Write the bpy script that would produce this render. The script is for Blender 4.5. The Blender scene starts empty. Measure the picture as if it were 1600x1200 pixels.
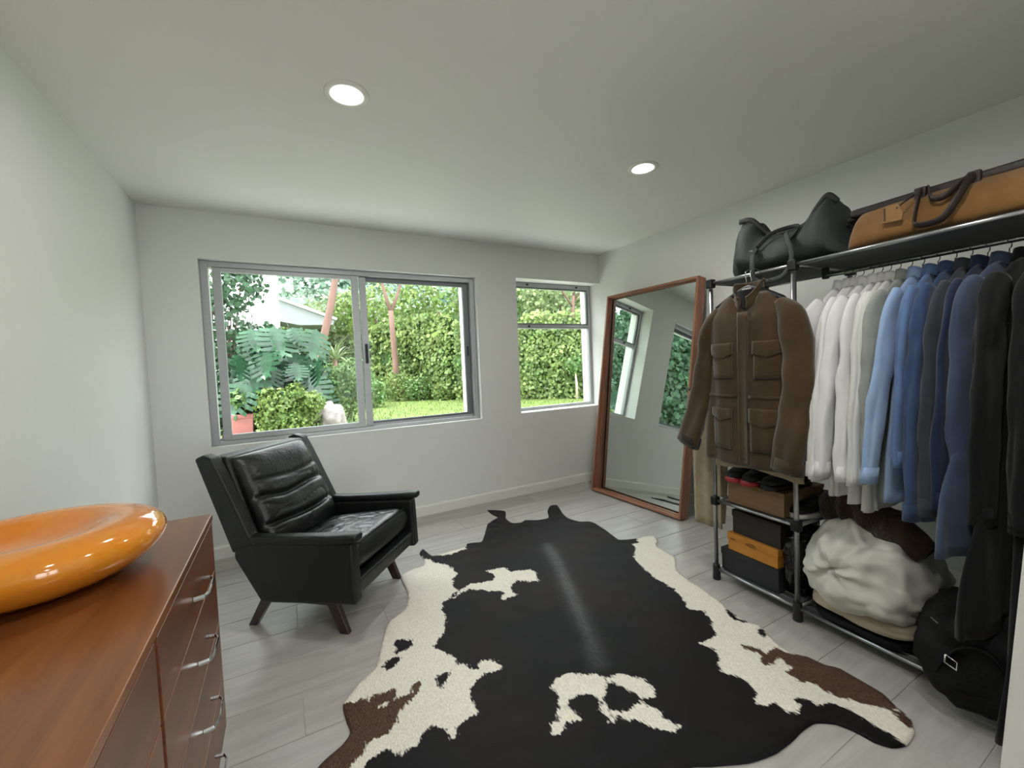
import bpy, bmesh, math, random
import numpy as np
from mathutils import Vector, Matrix, noise
from mathutils.geometry import delaunay_2d_cdt

SC = bpy.context.scene
COL = SC.collection
PI = math.pi

# ------------------------------------------------------------------ camera
CAM_YAW, CAM_PITCH, CAM_ROLL, CAM_H, F_PX = 0.4989, -0.0438, -0.0421, 1.263, 659.06
cam_d = bpy.data.cameras.new('camera')
cam_d.sensor_fit = 'HORIZONTAL'; cam_d.sensor_width = 36.0
cam_d.lens = F_PX / 1600.0 * 36.0
cam_d.clip_start = 0.03; cam_d.clip_end = 500
cam = bpy.data.objects.new('camera', cam_d); COL.objects.link(cam)
_f = Vector((math.sin(CAM_YAW)*math.cos(CAM_PITCH), math.cos(CAM_YAW)*math.cos(CAM_PITCH), math.sin(CAM_PITCH)))
_r = Vector((math.cos(CAM_YAW), -math.sin(CAM_YAW), 0)); _u = _r.cross(_f)
_r2 = math.cos(CAM_ROLL)*_r + math.sin(CAM_ROLL)*_u
_u2 = -math.sin(CAM_ROLL)*_r + math.cos(CAM_ROLL)*_u
cam.matrix_world = Matrix(((_r2.x, _u2.x, -_f.x, 0), (_r2.y, _u2.y, -_f.y, 0), (_r2.z, _u2.z, -_f.z, CAM_H), (0, 0, 0, 1)))
SC.camera = cam

# ------------------------------------------------------------------ world, sun, exposure
SKY_STRENGTH = 7.0
SUN_STRENGTH = 5.0
LAMP_STRENGTH = 300.0
world = bpy.data.worlds.new('overcast_sky'); SC.world = world; world.use_nodes = True
bg = world.node_tree.nodes['Background']
bg.inputs[0].default_value = (0.93, 0.97, 1.0, 1); bg.inputs[1].default_value = SKY_STRENGTH
sun_d = bpy.data.lights.new('sun', 'SUN'); sun_d.energy = SUN_STRENGTH; sun_d.angle = math.radians(25); sun_d.color = (1, .96, .88)
sun = bpy.data.objects.new('sun', sun_d); COL.objects.link(sun)
sun.rotation_euler = Vector((.45, -.12, -.88)).to_track_quat('-Z', 'Y').to_euler()     # high, soft, from the left of the garden
SC.view_settings.view_transform = 'Standard'; SC.view_settings.look = 'None'
SC.view_settings.exposure = 0.12; SC.view_settings.gamma = 1.0
SC.view_settings.use_curve_mapping = False
SC.cycles.use_denoising = True
SC.cycles.max_bounces = 10; SC.cycles.diffuse_bounces = 5; SC.cycles.glossy_bounces = 5
SC.cycles.transparent_max_bounces = 12; SC.cycles.sample_clamp_indirect = 6.0
SC.cycles.caustics_reflective = False; SC.cycles.caustics_refractive = False

# ------------------------------------------------------------------ materials
def lin(c):
    return tuple(((v/255.0)/12.92 if v/255.0 <= 0.04045 else ((v/255.0+0.055)/1.055)**2.4) for v in c)

def mat(name, rgb, rough=0.5, metal=0.0, var=0.0, scale=8.0, bump=0.0, bscale=60.0, rgb2=None, stretch=None,
        spec=0.5, coat=0.0, sheen=0.0, island=0.0, trans=0.0):
    m = bpy.data.materials.new(name); m.use_nodes = True
    nt = m.node_tree; b = nt.nodes['Principled BSDF']
    c = lin(rgb) + (1,)
    b.inputs['Base Color'].default_value = c
    b.inputs['Roughness'].default_value = rough; b.inputs['Metallic'].default_value = metal
    b.inputs['Specular IOR Level'].default_value = spec
    if coat: b.inputs['Coat Weight'].default_value = coat; b.inputs['Coat Roughness'].default_value = 0.08
    if sheen: b.inputs['Sheen Weight'].default_value = sheen; b.inputs['Sheen Roughness'].default_value = .5
    tc = nt.nodes.new('ShaderNodeTexCoord'); mp = nt.nodes.new('ShaderNodeMapping')
    nt.links.new(tc.outputs['Object'], mp.inputs['Vector'])
    if stretch: mp.inputs['Scale'].default_value = stretch
    col_out = None
    if rgb2 is not None or var:
        n = nt.nodes.new('ShaderNodeTexNoise'); n.inputs['Scale'].default_value = scale
        n.inputs['Detail'].default_value = 5; n.inputs['Roughness'].default_value = .6
        nt.links.new(mp.outputs[0], n.inputs['Vector'])
        r = nt.nodes.new('ShaderNodeValToRGB'); r.color_ramp.elements[0].position = .32; r.color_ramp.elements[1].position = .68
        c2 = lin(rgb2)+(1,) if rgb2 is not None else tuple(min(1, v*(1+var)) for v in c[:3])+(1,)
        c1 = c if rgb2 is not None else tuple(v*(1-var) for v in c[:3])+(1,)
        r.color_ramp.elements[0].color = c1; r.color_ramp.elements[1].color = c2
        nt.links.new(n.outputs['Fac'], r.inputs['Fac']); col_out = r.outputs['Color']
    if island:
        g = nt.nodes.new('ShaderNodeNewGeometry'); h = nt.nodes.new('ShaderNodeHueSaturation')
        mr = nt.nodes.new('ShaderNodeMapRange'); mr.inputs['To Min'].default_value = 1-island; mr.inputs['To Max'].default_value = 1+island
        nt.links.new(g.outputs['Random Per Island'], mr.inputs['Value']); nt.links.new(mr.outputs[0], h.inputs['Value'])
        if col_out: nt.links.new(col_out, h.inputs['Color'])
        else: h.inputs['Color'].default_value = c
        col_out = h.outputs['Color']
    if col_out: nt.links.new(col_out, b.inputs['Base Color'])
    if bump:
        n2 = nt.nodes.new('ShaderNodeTexNoise'); n2.inputs['Scale'].default_value = bscale; n2.inputs['Detail'].default_value = 4
        nt.links.new(mp.outputs[0], n2.inputs['Vector'])
        bp = nt.nodes.new('ShaderNodeBump'); bp.inputs['Strength'].default_value = bump; bp.inputs['Distance'].default_value = .01
        nt.links.new(n2.outputs['Fac'], bp.inputs['Height']); nt.links.new(bp.outputs[0], b.inputs['Normal'])
    if trans:
        t = nt.nodes.new('ShaderNodeBsdfTranslucent'); mx = nt.nodes.new('ShaderNodeMixShader'); mx.inputs[0].default_value = trans
        if col_out: nt.links.new(col_out, t.inputs['Color'])
        else: t.inputs['Color'].default_value = c
        o = nt.nodes['Material Output']
        nt.links.new(b.outputs[0], mx.inputs[1]); nt.links.new(t.outputs[0], mx.inputs[2]); nt.links.new(mx.outputs[0], o.inputs['Surface'])
    return m

def glass_mat():
    m = bpy.data.materials.new('window_glass'); m.use_nodes = True; nt = m.node_tree
    nt.nodes.remove(nt.nodes['Principled BSDF'])
    t = nt.nodes.new('ShaderNodeBsdfTransparent'); t.inputs[0].default_value = (.97, .99, .98, 1)
    g = nt.nodes.new('ShaderNodeBsdfGlossy'); g.inputs['Roughness'].default_value = .01
    lw_ = nt.nodes.new('ShaderNodeLayerWeight'); lw_.inputs[0].default_value = .5
    pw = nt.nodes.new('ShaderNodeMath'); pw.operation = 'POWER'; pw.inputs[1].default_value = 5.0
    fr = nt.nodes.new('ShaderNodeMath'); fr.operation = 'MULTIPLY_ADD'; fr.inputs[1].default_value = .5; fr.inputs[2].default_value = .006
    nt.links.new(lw_.outputs['Facing'], pw.inputs[0]); nt.links.new(pw.outputs[0], fr.inputs[0])
    mx = nt.nodes.new('ShaderNodeMixShader')
    nt.links.new(fr.outputs[0], mx.inputs[0]); nt.links.new(t.outputs[0], mx.inputs[1]); nt.links.new(g.outputs[0], mx.inputs[2])
    nt.links.new(mx.outputs[0], nt.nodes['Material Output'].inputs['Surface'])
    return m

def wood_mat(name, dark, light, axis='Y', rough=.35, scale=5.0, coat=0.15):
    m = bpy.data.materials.new(name); m.use_nodes = True; nt = m.node_tree; b = nt.nodes['Principled BSDF']
    tc = nt.nodes.new('ShaderNodeTexCoord'); mp = nt.nodes.new('ShaderNodeMapping')
    s = {'X': (.6, 9, 9), 'Y': (9, .6, 9), 'Z': (9, 9, .6)}[axis]
    mp.inputs['Scale'].default_value = s
    nt.links.new(tc.outputs['Object'], mp.inputs['Vector'])
    n = nt.nodes.new('ShaderNodeTexNoise'); n.inputs['Scale'].default_value = scale*.55; n.inputs['Detail'].default_value = 7; n.inputs['Roughness'].default_value = .62
    n.inputs['Distortion'].default_value = .6
    nt.links.new(mp.outputs[0], n.inputs['Vector'])
    r = nt.nodes.new('ShaderNodeValToRGB'); e = r.color_ramp.elements
    e[0].position = .3; e[0].color = lin(dark)+(1,); e[1].position = .72; e[1].color = lin(light)+(1,)
    nt.links.new(n.outputs['Fac'], r.inputs['Fac']); nt.links.new(r.outputs[0], b.inputs['Base Color'])
    b.inputs['Roughness'].default_value = rough; b.inputs['Coat Weight'].default_value = coat; b.inputs['Coat Roughness'].default_value = .2
    bp = nt.nodes.new('ShaderNodeBump'); bp.inputs['Strength'].default_value = .08; bp.inputs['Distance'].default_value = .004
    nt.links.new(n.outputs['Fac'], bp.inputs['Height']); nt.links.new(bp.outputs[0], b.inputs['Normal'])
    return m

def emit_mat(name, rgb, s):
    m = bpy.data.materials.new(name); m.use_nodes = True; b = m.node_tree.nodes['Principled BSDF']
    b.inputs['Base Color'].default_value = (1, 1, 1, 1); b.inputs['Emission Color'].default_value = rgb+(1,); b.inputs['Emission Strength'].default_value = s
    return m

def fabric_mat(name, rgb, rgb2=None, weave=900, rough=.85, sheen=.2, bump=.15, var=.06):
    return mat(name, rgb, rough=rough, var=var, scale=14, rgb2=rgb2, bump=bump, bscale=weave, sheen=sheen, spec=.25)

M = {}
M['wall'] = mat('wall_paint', (224, 225, 221), rough=.55, var=.012, scale=3, bump=.05, bscale=90, spec=.3)
M['ceiling'] = mat('ceiling_paint', (226, 226, 222), rough=.6, var=.012, scale=2, bump=.04, bscale=120, spec=.3)
M['trim'] = mat('trim_paint', (228, 228, 222), rough=.4, var=.01, spec=.4)
M['outwall'] = mat('outer_render', (236, 236, 238), rough=.8, var=.02, bump=.1, bscale=80)
M['grout'] = mat('grout', (176, 172, 164), rough=.9, var=.05, scale=30)
M['alu'] = mat('brushed_aluminium', (178, 181, 184), rough=.42, metal=.35, var=.04, scale=20, stretch=(1, 1, 6))
M['aludark'] = mat('grey_aluminium', (122, 126, 129), rough=.45, metal=.5, var=.04, scale=20)
M['chrome'] = mat('chrome_steel', (205, 205, 205), rough=.16, metal=1.0, var=.02)
M['steel'] = mat('rack_steel', (172, 174, 176), rough=.28, metal=.9, var=.03, scale=30)
M['wire'] = mat('hook_wire', (120, 120, 118), rough=.35, metal=.8, var=.03)
M['black_plastic'] = mat('black_plastic', (26, 26, 28), rough=.5, var=.1, scale=40)
M['shelf_net'] = mat('grey_shelf_fabric', (84, 86, 88), rough=.8, var=.08, bump=.2, bscale=500)
M['glass'] = glass_mat()
M['mirror'] = mat('mirror_silver', (206, 214, 208), rough=.015, metal=1.0, var=.004)
M['mirror_wood'] = wood_mat('mirror_redwood', (128, 82, 62), (172, 122, 96), 'Z', rough=.45, coat=.05)
M['mirror_wood_h'] = wood_mat('mirror_redwood_rail', (130, 84, 62), (178, 128, 100), 'Y', rough=.45, coat=.05)
M['teak'] = wood_mat('dresser_teak', (98, 54, 26), (140, 86, 46), 'Y', rough=.3, coat=.3, scale=3.5)
M['teak_front'] = wood_mat('dresser_teak_front', (84, 46, 28), (122, 72, 46), 'Y', rough=.36, coat=.2, scale=4.5)
M['teak_dark'] = wood_mat('dresser_edge', (46, 22, 12), (74, 38, 20), 'Y', rough=.5, coat=.1)
M['leg_wood'] = wood_mat('rosewood_leg', (28, 15, 13), (54, 27, 22), 'Z', rough=.32, coat=.3)
M['leather'] = mat('black_leather', (15, 17, 17), rough=.42, var=.12, scale=9, bump=.22, bscale=150, spec=.38, rgb2=(23, 26, 25))
M['leather_soft'] = mat('black_leather_cushion', (13, 14, 14), rough=.32, var=.12, scale=6, bump=.18, bscale=70, spec=.45, rgb2=(22, 24, 24))
M['bowl'] = mat('amber_glass', (212, 122, 22), rough=.07, spec=.6, coat=.6, var=.04, scale=3, rgb2=(222, 140, 38))
M['amber_lining'] = M['bowl']
M['suede'] = mat('brown_suede', (62, 48, 28), rough=.92, scale=5, rgb2=(78, 61, 37), bump=.3, bscale=260, sheen=.35, spec=.15)
M['suede_dark'] = mat('dark_brown_cuff', (44, 38, 28), rough=.9, scale=6, rgb2=(54, 46, 34), bump=.3, bscale=260, sheen=.3, spec=.15)
M['lining'] = fabric_mat('dark_lining', (34, 32, 32))
M['khaki'] = fabric_mat('khaki_cotton', (150, 136, 110), (166, 152, 126))
M['taupe'] = fabric_mat('taupe_cotton', (116, 96, 82), (134, 112, 96))
M['white_cotton'] = fabric_mat('white_cotton', (226, 226, 226), var=.03)
M['white_cotton2'] = fabric_mat('off_white_cotton', (216, 216, 212), var=.03)
M['grey_linen'] = fabric_mat('grey_linen', (142, 146, 140), (156, 160, 152))
M['sky_cotton'] = fabric_mat('light_blue_cotton', (142, 168, 205), (154, 180, 214))
M['blue_cotton'] = fabric_mat('mid_blue_cotton', (84, 110, 152), (96, 124, 166))
M['denim'] = fabric_mat('blue_chambray', (44, 64, 98), (56, 78, 114), weave=500)
M['navy'] = fabric_mat('navy_wool', (30, 42, 70), (38, 52, 82), weave=400)
M['navy2'] = fabric_mat('deep_blue_cotton', (20, 33, 60), (28, 43, 72), weave=400)
M['charcoal'] = fabric_mat('charcoal_wool', (44, 49, 57), (54, 60, 68), weave=400)
M['slate'] = fabric_mat('slate_blue_wool', (52, 65, 88), (63, 77, 101), weave=300)
M['black_cloth'] = fabric_mat('black_cloth', (9, 10, 12), (16, 17, 20), weave=400, sheen=.1)
M['black_nylon'] = mat('black_nylon', (12, 12, 14), rough=.75, var=.2, scale=20, bump=.3, bscale=60, spec=.25)
M['black_poly'] = mat('black_plastic_film', (16, 16, 18), rough=.18, var=.2, scale=12, bump=.9, bscale=22, spec=.6)
M['button'] = mat('shirt_button', (226, 228, 230), rough=.3, var=.02)
M['btn_dark'] = mat('dark_button', (34, 26, 20), rough=.35, var=.05)
M['green_leather'] = mat('dark_green_leather', (42, 48, 45), rough=.68, scale=5, rgb2=(50, 57, 53), bump=.2, bscale=120, spec=.35)
M['green_dark'] = mat('black_green_lining', (16, 20, 18), rough=.7, var=.1)
M['tan_suede'] = mat('tan_suede', (108, 77, 40), rough=.9, scale=4, rgb2=(128, 93, 52), bump=.2, bscale=300, sheen=.25, spec=.2)
M['dark_brown_leather'] = mat('dark_brown_leather', (40, 30, 27), rough=.5, var=.15, scale=10, bump=.2, bscale=150)
M['tag'] = mat('tan_leather_tag', (136, 102, 58), rough=.6, var=.06, scale=20)
M['cardboard'] = mat('brown_cardboard', (122, 94, 62), rough=.85, scale=6, rgb2=(134, 104, 70), bump=.06, bscale=300, stretch=(1, 1, 8))
M['orange_card'] = mat('orange_card', (190, 126, 44), rough=.7, scale=6, rgb2=(200, 136, 52), bump=.04, bscale=200)
M['print'] = mat('dark_print', (92, 60, 24), rough=.8, var=.05)
M['dark_card'] = mat('black_brown_card', (42, 36, 34), rough=.7, var=.08, bump=.08, bscale=400)
M['grey_card'] = mat('charcoal_card', (38, 39, 43), rough=.75, var=.08, bump=.08, bscale=400)
M['shoe'] = mat('black_shoe', (20, 22, 24), rough=.6, var=.15, scale=30, bump=.2, bscale=300)
M['red_rubber'] = mat('red_rubber', (176, 46, 52), rough=.5, var=.05)
M['white_rubber'] = mat('white_rubber', (206, 204, 200), rough=.5, var=.04)
M['pillow'] = mat('white_pillow_cotton', (205, 205, 194), rough=.6, var=.03, scale=3, bump=.06, bscale=40, sheen=.2)
M['beige'] = fabric_mat('beige_canvas', (168, 154, 134), (180, 166, 146))
M['fur'] = mat('dark_brown_shearling', (38, 28, 20), rough=.95, scale=9, rgb2=(64, 48, 32), bump=.7, bscale=70, sheen=.3, spec=.1)
M['label_white'] = mat('white_print', (206, 206, 204), rough=.6, var=.02)

# ------------------------------------------------------------------ mesh helpers
def empty(name, loc=(0, 0, 0), rotz=0.0, parent=None):
    o = bpy.data.objects.new(name, None); COL.objects.link(o); o.empty_display_size = .1
    o.location = loc; o.rotation_euler = (0, 0, rotz)
    if parent: o.parent = parent
    return o

def mark(o, label, cat, group=None):
    o['label'] = label; o['category'] = cat
    if group: o['group'] = group
    return o

def struct(o, label=None):
    o['kind'] = 'structure'
    if label: o['label'] = label
    return o

class MB:
    def __init__(s): s.v = []; s.f = []
    def add(s, vs, fs):
        b = len(s.v); s.v.extend([tuple(p) for p in vs]); s.f.extend([tuple(i+b for i in q) for q in fs]); return s
    def box(s, x0, x1, y0, y1, z0, z1, mtx=None):
        vs = [Vector((x, y, z)) for z in (z0, z1) for y in (y0, y1) for x in (x0, x1)]
        if mtx is not None: vs = [mtx @ p for p in vs]
        return s.add(vs, [(0, 2, 3, 1), (4, 5, 7, 6), (0, 1, 5, 4), (2, 6, 7, 3), (0, 4, 6, 2), (1, 3, 7, 5)])
    def prism(s, poly, a0, a1, axis='y', mtx=None):
        n = len(poly); vs = []
        for a in (a0, a1):
            for p, q in poly:
                vs.append(Vector({'x': (a, p, q), 'y': (p, a, q), 'z': (p, q, a)}[axis]))
        if mtx is not None: vs = [mtx @ p for p in vs]
        return s.add(vs, [tuple(range(n))[::-1], tuple(range(n, 2*n))] + [(i, (i+1) % n, n+(i+1) % n, n+i) for i in range(n)])
    def loft(s, rings, cap0=True, cap1=True, closed=True):
        n = len(rings[0]); vs = [p for r in rings for p in r]; fs = []
        for k in range(len(rings)-1):
            for i in range(n if closed else n-1):
                j = (i+1) % n
                fs.append((k*n+i, k*n+j, (k+1)*n+j, (k+1)*n+i))
        if cap0: fs.append(tuple(range(n))[::-1])
        if cap1: fs.append(tuple((len(rings)-1)*n+i for i in range(n)))
        return s.add(vs, fs)
    def tube(s, pts, r, n=8, cap=True, flat=1.0, up=None):
        pts = [Vector(p) for p in pts]; rs = r if isinstance(r, (list, tuple)) else [r]*len(pts)
        rings = []; prev = None
        for i, p in enumerate(pts):
            t = (pts[min(i+1, len(pts)-1)] - pts[max(i-1, 0)])
            if t.length < 1e-9: t = Vector((0, 0, 1))
            t.normalize()
            if prev is None:
                a = Vector(up) if up is not None else (Vector((0, 0, 1)) if abs(t.z) < .9 else Vector((1, 0, 0)))
            else: a = prev
            a = a - t*a.dot(t)
            if a.length < 1e-6: a = t.orthogonal()
            a.normalize(); b = t.cross(a); prev = a
            rings.append([p + a*(rs[i]*math.cos(2*PI*k/n)) + b*(rs[i]*flat*math.sin(2*PI*k/n)) for k in range(n)])
        return s.loft(rings, cap, cap)
    def strap(s, pts, r, n=8, flat=1.0, up=None):
        P = [np.array(p, float) for p in pts]; o = []
        for i in range(len(P)-1):
            p0, p1, p2, p3 = [P[max(0, min(len(P)-1, i+q))] for q in (-1, 0, 1, 2)]
            for j in range(6):
                t = j/6; o.append(tuple(.5*((2*p1)+(-p0+p2)*t+(2*p0-5*p1+4*p2-p3)*t*t+(-p0+3*p1-3*p2+p3)*t**3)))
        o.append(tuple(P[-1])); return s.tube(o, r if not isinstance(r, list) else r[0], n, flat=flat, up=up)
    def lathe(s, prof, n=32, c=(0, 0, 0), cap0=False, cap1=False):
        rings = [[(c[0]+r*math.cos(2*PI*k/n), c[1]+r*math.sin(2*PI*k/n), c[2]+z) for k in range(n)] for r, z in prof]
        return s.loft(rings, cap0, cap1)
    def grid(s, fn, nu, nv):
        vs = [fn(i/nu, j/nv) for j in range(nv+1) for i in range(nu+1)]
        return s.add(vs, [(j*(nu+1)+i, j*(nu+1)+i+1, (j+1)*(nu+1)+i+1, (j+1)*(nu+1)+i) for j in range(nv) for i in range(nu)])
    def build(s, name, m, parent=None, smooth=False, bevel=0, seg=2, subsurf=0, solid=0, loc=None, rotz=None, fixn=True):
        me = bpy.data.meshes.new(name); me.from_pydata([tuple(p) for p in s.v], [], s.f)
        if fixn:
            bm = bmesh.new(); bm.from_mesh(me); bmesh.ops.recalc_face_normals(bm, faces=bm.faces); bm.to_mesh(me); bm.free()
        me.materials.append(M[m] if isinstance(m, str) else m)
        if smooth: me.polygons.foreach_set('use_smooth', [True]*len(me.polygons))
        o = bpy.data.objects.new(name, me); COL.objects.link(o)
        if parent: o.parent = parent
        if loc is not None: o.location = loc
        if rotz is not None: o.rotation_euler = (0, 0, rotz)
        if solid:
            md = o.modifiers.new('solid', 'SOLIDIFY'); md.thickness = solid; md.offset = 0
        if bevel:
            md = o.modifiers.new('bevel', 'BEVEL'); md.width = bevel; md.segments = seg; md.limit_method = 'ANGLE'; md.angle_limit = math.radians(40)
            if not smooth:
                me.polygons.foreach_set('use_smooth', [True]*len(me.polygons)); 
                md.harden_normals = True
        if subsurf:
            md = o.modifiers.new('sub', 'SUBSURF'); md.levels = subsurf; md.render_levels = subsurf
        return o

def boxo(name, m, x0, x1, y0, y1, z0, z1, parent=None, bevel=0, mtx=None):
    return MB().box(x0, x1, y0, y1, z0, z1, mtx).build(name, m, parent, bevel=bevel)

def nz(x, y, z, s=1.0):
    return noise.noise(Vector((x*s, y*s, z*s)))

def dup_part(o, parent, loc=None):
    c = o.copy(); COL.objects.link(c); c.parent = parent
    if loc is not None: c.location = loc
    return c

# ------------------------------------------------------------------ the room
XL, XR, YB, YF, H = -0.7586, 3.0493, 3.5436, -2.2, 2.4
YO = 3.88                                   # outer face of the window wall
W1 = (-0.4545, 1.6037, 0.7837, 2.0791); W2 = (2.02, XR, 0.797, 2.10)

def wall_tile_mat():
    m = bpy.data.materials.new('grey_wood_look_tile'); m.use_nodes = True; nt = m.node_tree; b = nt.nodes['Principled BSDF']
    oi = nt.nodes.new('ShaderNodeObjectInfo'); tc = nt.nodes.new('ShaderNodeTexCoord'); mp = nt.nodes.new('ShaderNodeMapping')
    cb = nt.nodes.new('ShaderNodeCombineXYZ'); ml = nt.nodes.new('ShaderNodeMath'); ml.operation = 'MULTIPLY'; ml.inputs[1].default_value = 37.0
    nt.links.new(oi.outputs['Random'], ml.inputs[0]); nt.links.new(ml.outputs[0], cb.inputs[0]); nt.links.new(ml.outputs[0], cb.inputs[1])
    nt.links.new(tc.outputs['Object'], mp.inputs['Vector']); nt.links.new(cb.outputs[0], mp.inputs['Location'])
    mp.inputs['Scale'].default_value = (1.2, 8, 1)
    n = nt.nodes.new('ShaderNodeTexNoise'); n.inputs['Scale'].default_value = 2.4; n.inputs['Detail'].default_value = 6; n.inputs['Roughness'].default_value = .6
    n.inputs['Distortion'].default_value = .4
    nt.links.new(mp.outputs[0], n.inputs['Vector'])
    r = nt.nodes.new('ShaderNodeValToRGB'); e = r.color_ramp.elements
    e[0].position = .3; e[0].color = lin((160, 157, 151))+(1,); e[1].position = .7; e[1].color = lin((180, 178, 172))+(1,)
    nt.links.new(n.outputs['Fac'], r.inputs['Fac'])
    h = nt.nodes.new('ShaderNodeHueSaturation'); mr = nt.nodes.new('ShaderNodeMapRange'); mr.inputs['To Min'].default_value = .96; mr.inputs['To Max'].default_value = 1.03
    nt.links.new(oi.outputs['Random'], mr.inputs[0]); nt.links.new(mr.outputs[0], h.inputs['Value']); nt.links.new(r.outputs[0], h.inputs['Color'])
    nt.links.new(h.outputs[0], b.inputs['Base Color'])
    b.inputs['Roughness'].default_value = .36; b.inputs['Specular IOR Level'].default_value = .45
    bp = nt.nodes.new('ShaderNodeBump'); bp.inputs['Strength'].default_value = .06; bp.inputs['Distance'].default_value = .004
    nt.links.new(n.outputs['Fac'], bp.inputs['Height']); nt.links.new(bp.outputs[0], b.inputs['Normal'])
    return m
M['tile'] = wall_tile_mat()

floor = struct(boxo('floor', 'grout', XL-.2, XR+.2, YF-.2, YO, -.12, -.0025), 'pale grey wood-look plank tile floor')
ROW, LEN, G = .2405, 1.2, .003
tile_cache = {}
for k in range(-13, 13):
    y0 = .655 + ROW*k; y1 = y0+ROW
    if y1 < YF or y0 > YB: continue
    off = {0: .4, 1: 0.0, 2: .8}[k % 3]
    y0c, y1c = max(y0, YF), min(y1, YB)
    j = -3
    while True:
        x0 = off - .0 + LEN*j; x1 = x0+LEN; j += 1
        if x1 < XL: continue
        if x0 > XR: break
        x0c, x1c = max(x0, XL), min(x1, XR)
        if x1c-x0c < .02: continue
        key = (round(x1c-x0c, 3), round(y1c-y0c, 3))
        if key not in tile_cache:
            w, d = key
            mb = MB(); c = .0015
            a = [(G/2, G/2), (w-G/2, G/2), (w-G/2, d-G/2), (G/2, d-G/2)]
            bb = [(G/2+c, G/2+c), (w-G/2-c, G/2+c), (w-G/2-c, d-G/2-c), (G/2+c, d-G/2-c)]
            mb.loft([[(p, q, -.003) for p, q in a], [(p, q, -.001) for p, q in a], [(p, q, 0) for p, q in bb]])
            t = mb.build('tile', 'tile', floor); tile_cache[key] = t
        else:
            t = dup_part(tile_cache[key], floor)
        t.location = (x0c, y0c, 0)

ceiling = struct(boxo('ceiling', 'ceiling', XL-.2, XR+.2, YF-.2, YO, H, H+.2), 'plain white ceiling')
boxw = MB()
def hole_wall(mb, y0, y1, xa, xb, holes):
    # a wall across x with rectangular openings; holes sorted by x
    x = xa
    for (h0, h1, z0, z1) in holes:
        if h0 > x: mb.box(x, h0, y0, y1, 0, H)
        if z0 > 0: mb.box(h0, h1, y0, y1, 0, z0)
        mb.box(h0, h1, y0, y1, z1, H)
        x = h1
    if x < xb: mb.box(x, xb, y0, y1, 0, H)
hole_wall(boxw, YB, YO, XL, XR, [W1, W2])
struct(boxw.build('wall_back', 'wall'), 'white window wall')
struct(boxo('wall_left', 'wall', XL-.2, XL, YF-.2, YO, 0, H), 'white left wall')
struct(boxo('wall_right', 'wall', XR, XR+.2, YF-.2, YO, 0, H), 'white right wall')
bw = MB(); GD = (.95, 2.25, 0.0, 2.15)
hole_wall(bw, YF-.2, YF, XL, XR, [GD]); struct(bw.build('wall_front', 'wall'), 'white wall behind the viewer')
struct(boxo('wall_nib', 'wall', 1.40, XR, -.16, -.03, 0, H, bevel=.004), 'white wall end beyond the clothes rack')
def baseboard(name, pts):
    a, b = Vector(pts[0]), Vector(pts[1]); d = (b-a).normalized(); n = Vector((-d.y, d.x))
    prof = [(0, 0), (.013, 0), (.013, .075), (.009, .086), (.003, .089), (0, .089)]
    mb = MB(); rings = []
    for p in (a, b): rings.append([(p.x+n.x*q, p.y+n.y*q, z) for q, z in prof])
    mb.loft(rings); return struct(mb.build(name, 'trim'), 'white painted baseboard')
baseboard('baseboard_back', ((XR, YB), (XL, YB)))
baseboard('baseboard_left', ((XL, YB), (XL, YF)))
baseboard('baseboard_right', ((XR, -.03), (XR, YB)))

# added glazed door behind the viewer, unseen, lets in fill daylight
gd = struct(empty('fill_door', (0, YF-.1, 0)), 'added unseen glazed door for fill daylight')
for i, (xa, xb, yy) in enumerate([(GD[0]+.002, 1.62, -.02), (1.58, GD[1]-.002, .03)]):
    fr = MB()
    fr.box(xa, xa+.06, yy, yy+.04, .002, 2.148); fr.box(xb-.06, xb, yy, yy+.04, .002, 2.148)
    fr.box(xa+.06, xb-.06, yy, yy+.04, .002, .09); fr.box(xa+.06, xb-.06, yy, yy+.04, 2.07, 2.148)
    s = fr.build('fill_door_frame', 'alu', gd, bevel=.003)
    boxo('pane', 'glass', xa+.06, xb-.06, yy+.018, yy+.022, .09, 2.07, s)

# window 1: two sliding sashes
w1 = struct(empty('window_1', (0, 0, 0)), 'wide grey aluminium sliding window')
x0, x1, z0, z1 = W1; ya, yb = 3.598, 3.678
MB().box(x0+.001, x0+.045, ya, yb, z0+.001, z1-.001).build('frame_jamb', 'alu', w1, bevel=.002)
MB().box(x1-.045, x1-.001, ya, yb, z0+.001, z1-.001).build('frame_jamb', 'alu', w1, bevel=.002)
MB().box(x0+.045, x1-.045, ya, yb, z1-.04, z1-.001).build('frame_head', 'alu', w1, bevel=.002)
fs = MB(); fs.box(x0+.045, x1-.045, ya, yb, z0+.001, z0+.028); fs.box(x0+.045, x1-.045, ya+.037, ya+.042, z0+.028, z0+.045)
fs.build('frame_sill', 'alu', w1, bevel=.002)
def sash(parent, m, xa, xb, za, zb, ya_, yb_, st=.045, rt=.045, rb=.045):
    s = MB().box(xa, xa+st, ya_, yb_, za, zb).build('sash', m, parent, bevel=.002)
    MB().box(xb-st, xb, ya_, yb_, za, zb).build('stile', m, s, bevel=.002)
    MB().box(xa+st, xb-st, ya_, yb_, zb-rt, zb).build('top_rail', m, s, bevel=.002)
    MB().box(xa+st, xb-st, ya_, yb_, za, za+rb).build('bottom_rail', m, s, bevel=.002)
    ym = (ya_+yb_)/2
    boxo('pane', 'glass', xa+st, xb-st, ym-.002, ym+.002, za+rb, zb-rt, s)
    return s
s1 = sash(w1, 'alu', -.385, .585, z0+.030, z1-.042, 3.604, 3.632, .052, .03, .04)
s2 = sash(w1, 'aludark', .60, x1-.047, z0+.030, z1-.042, 3.643, 3.672, .05, .035, .035)
MB().box(.602, .648, 3.622, 3.642, z0+.032, z1-.044).build('meeting_stile', 'alu', s2, bevel=.002)
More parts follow.
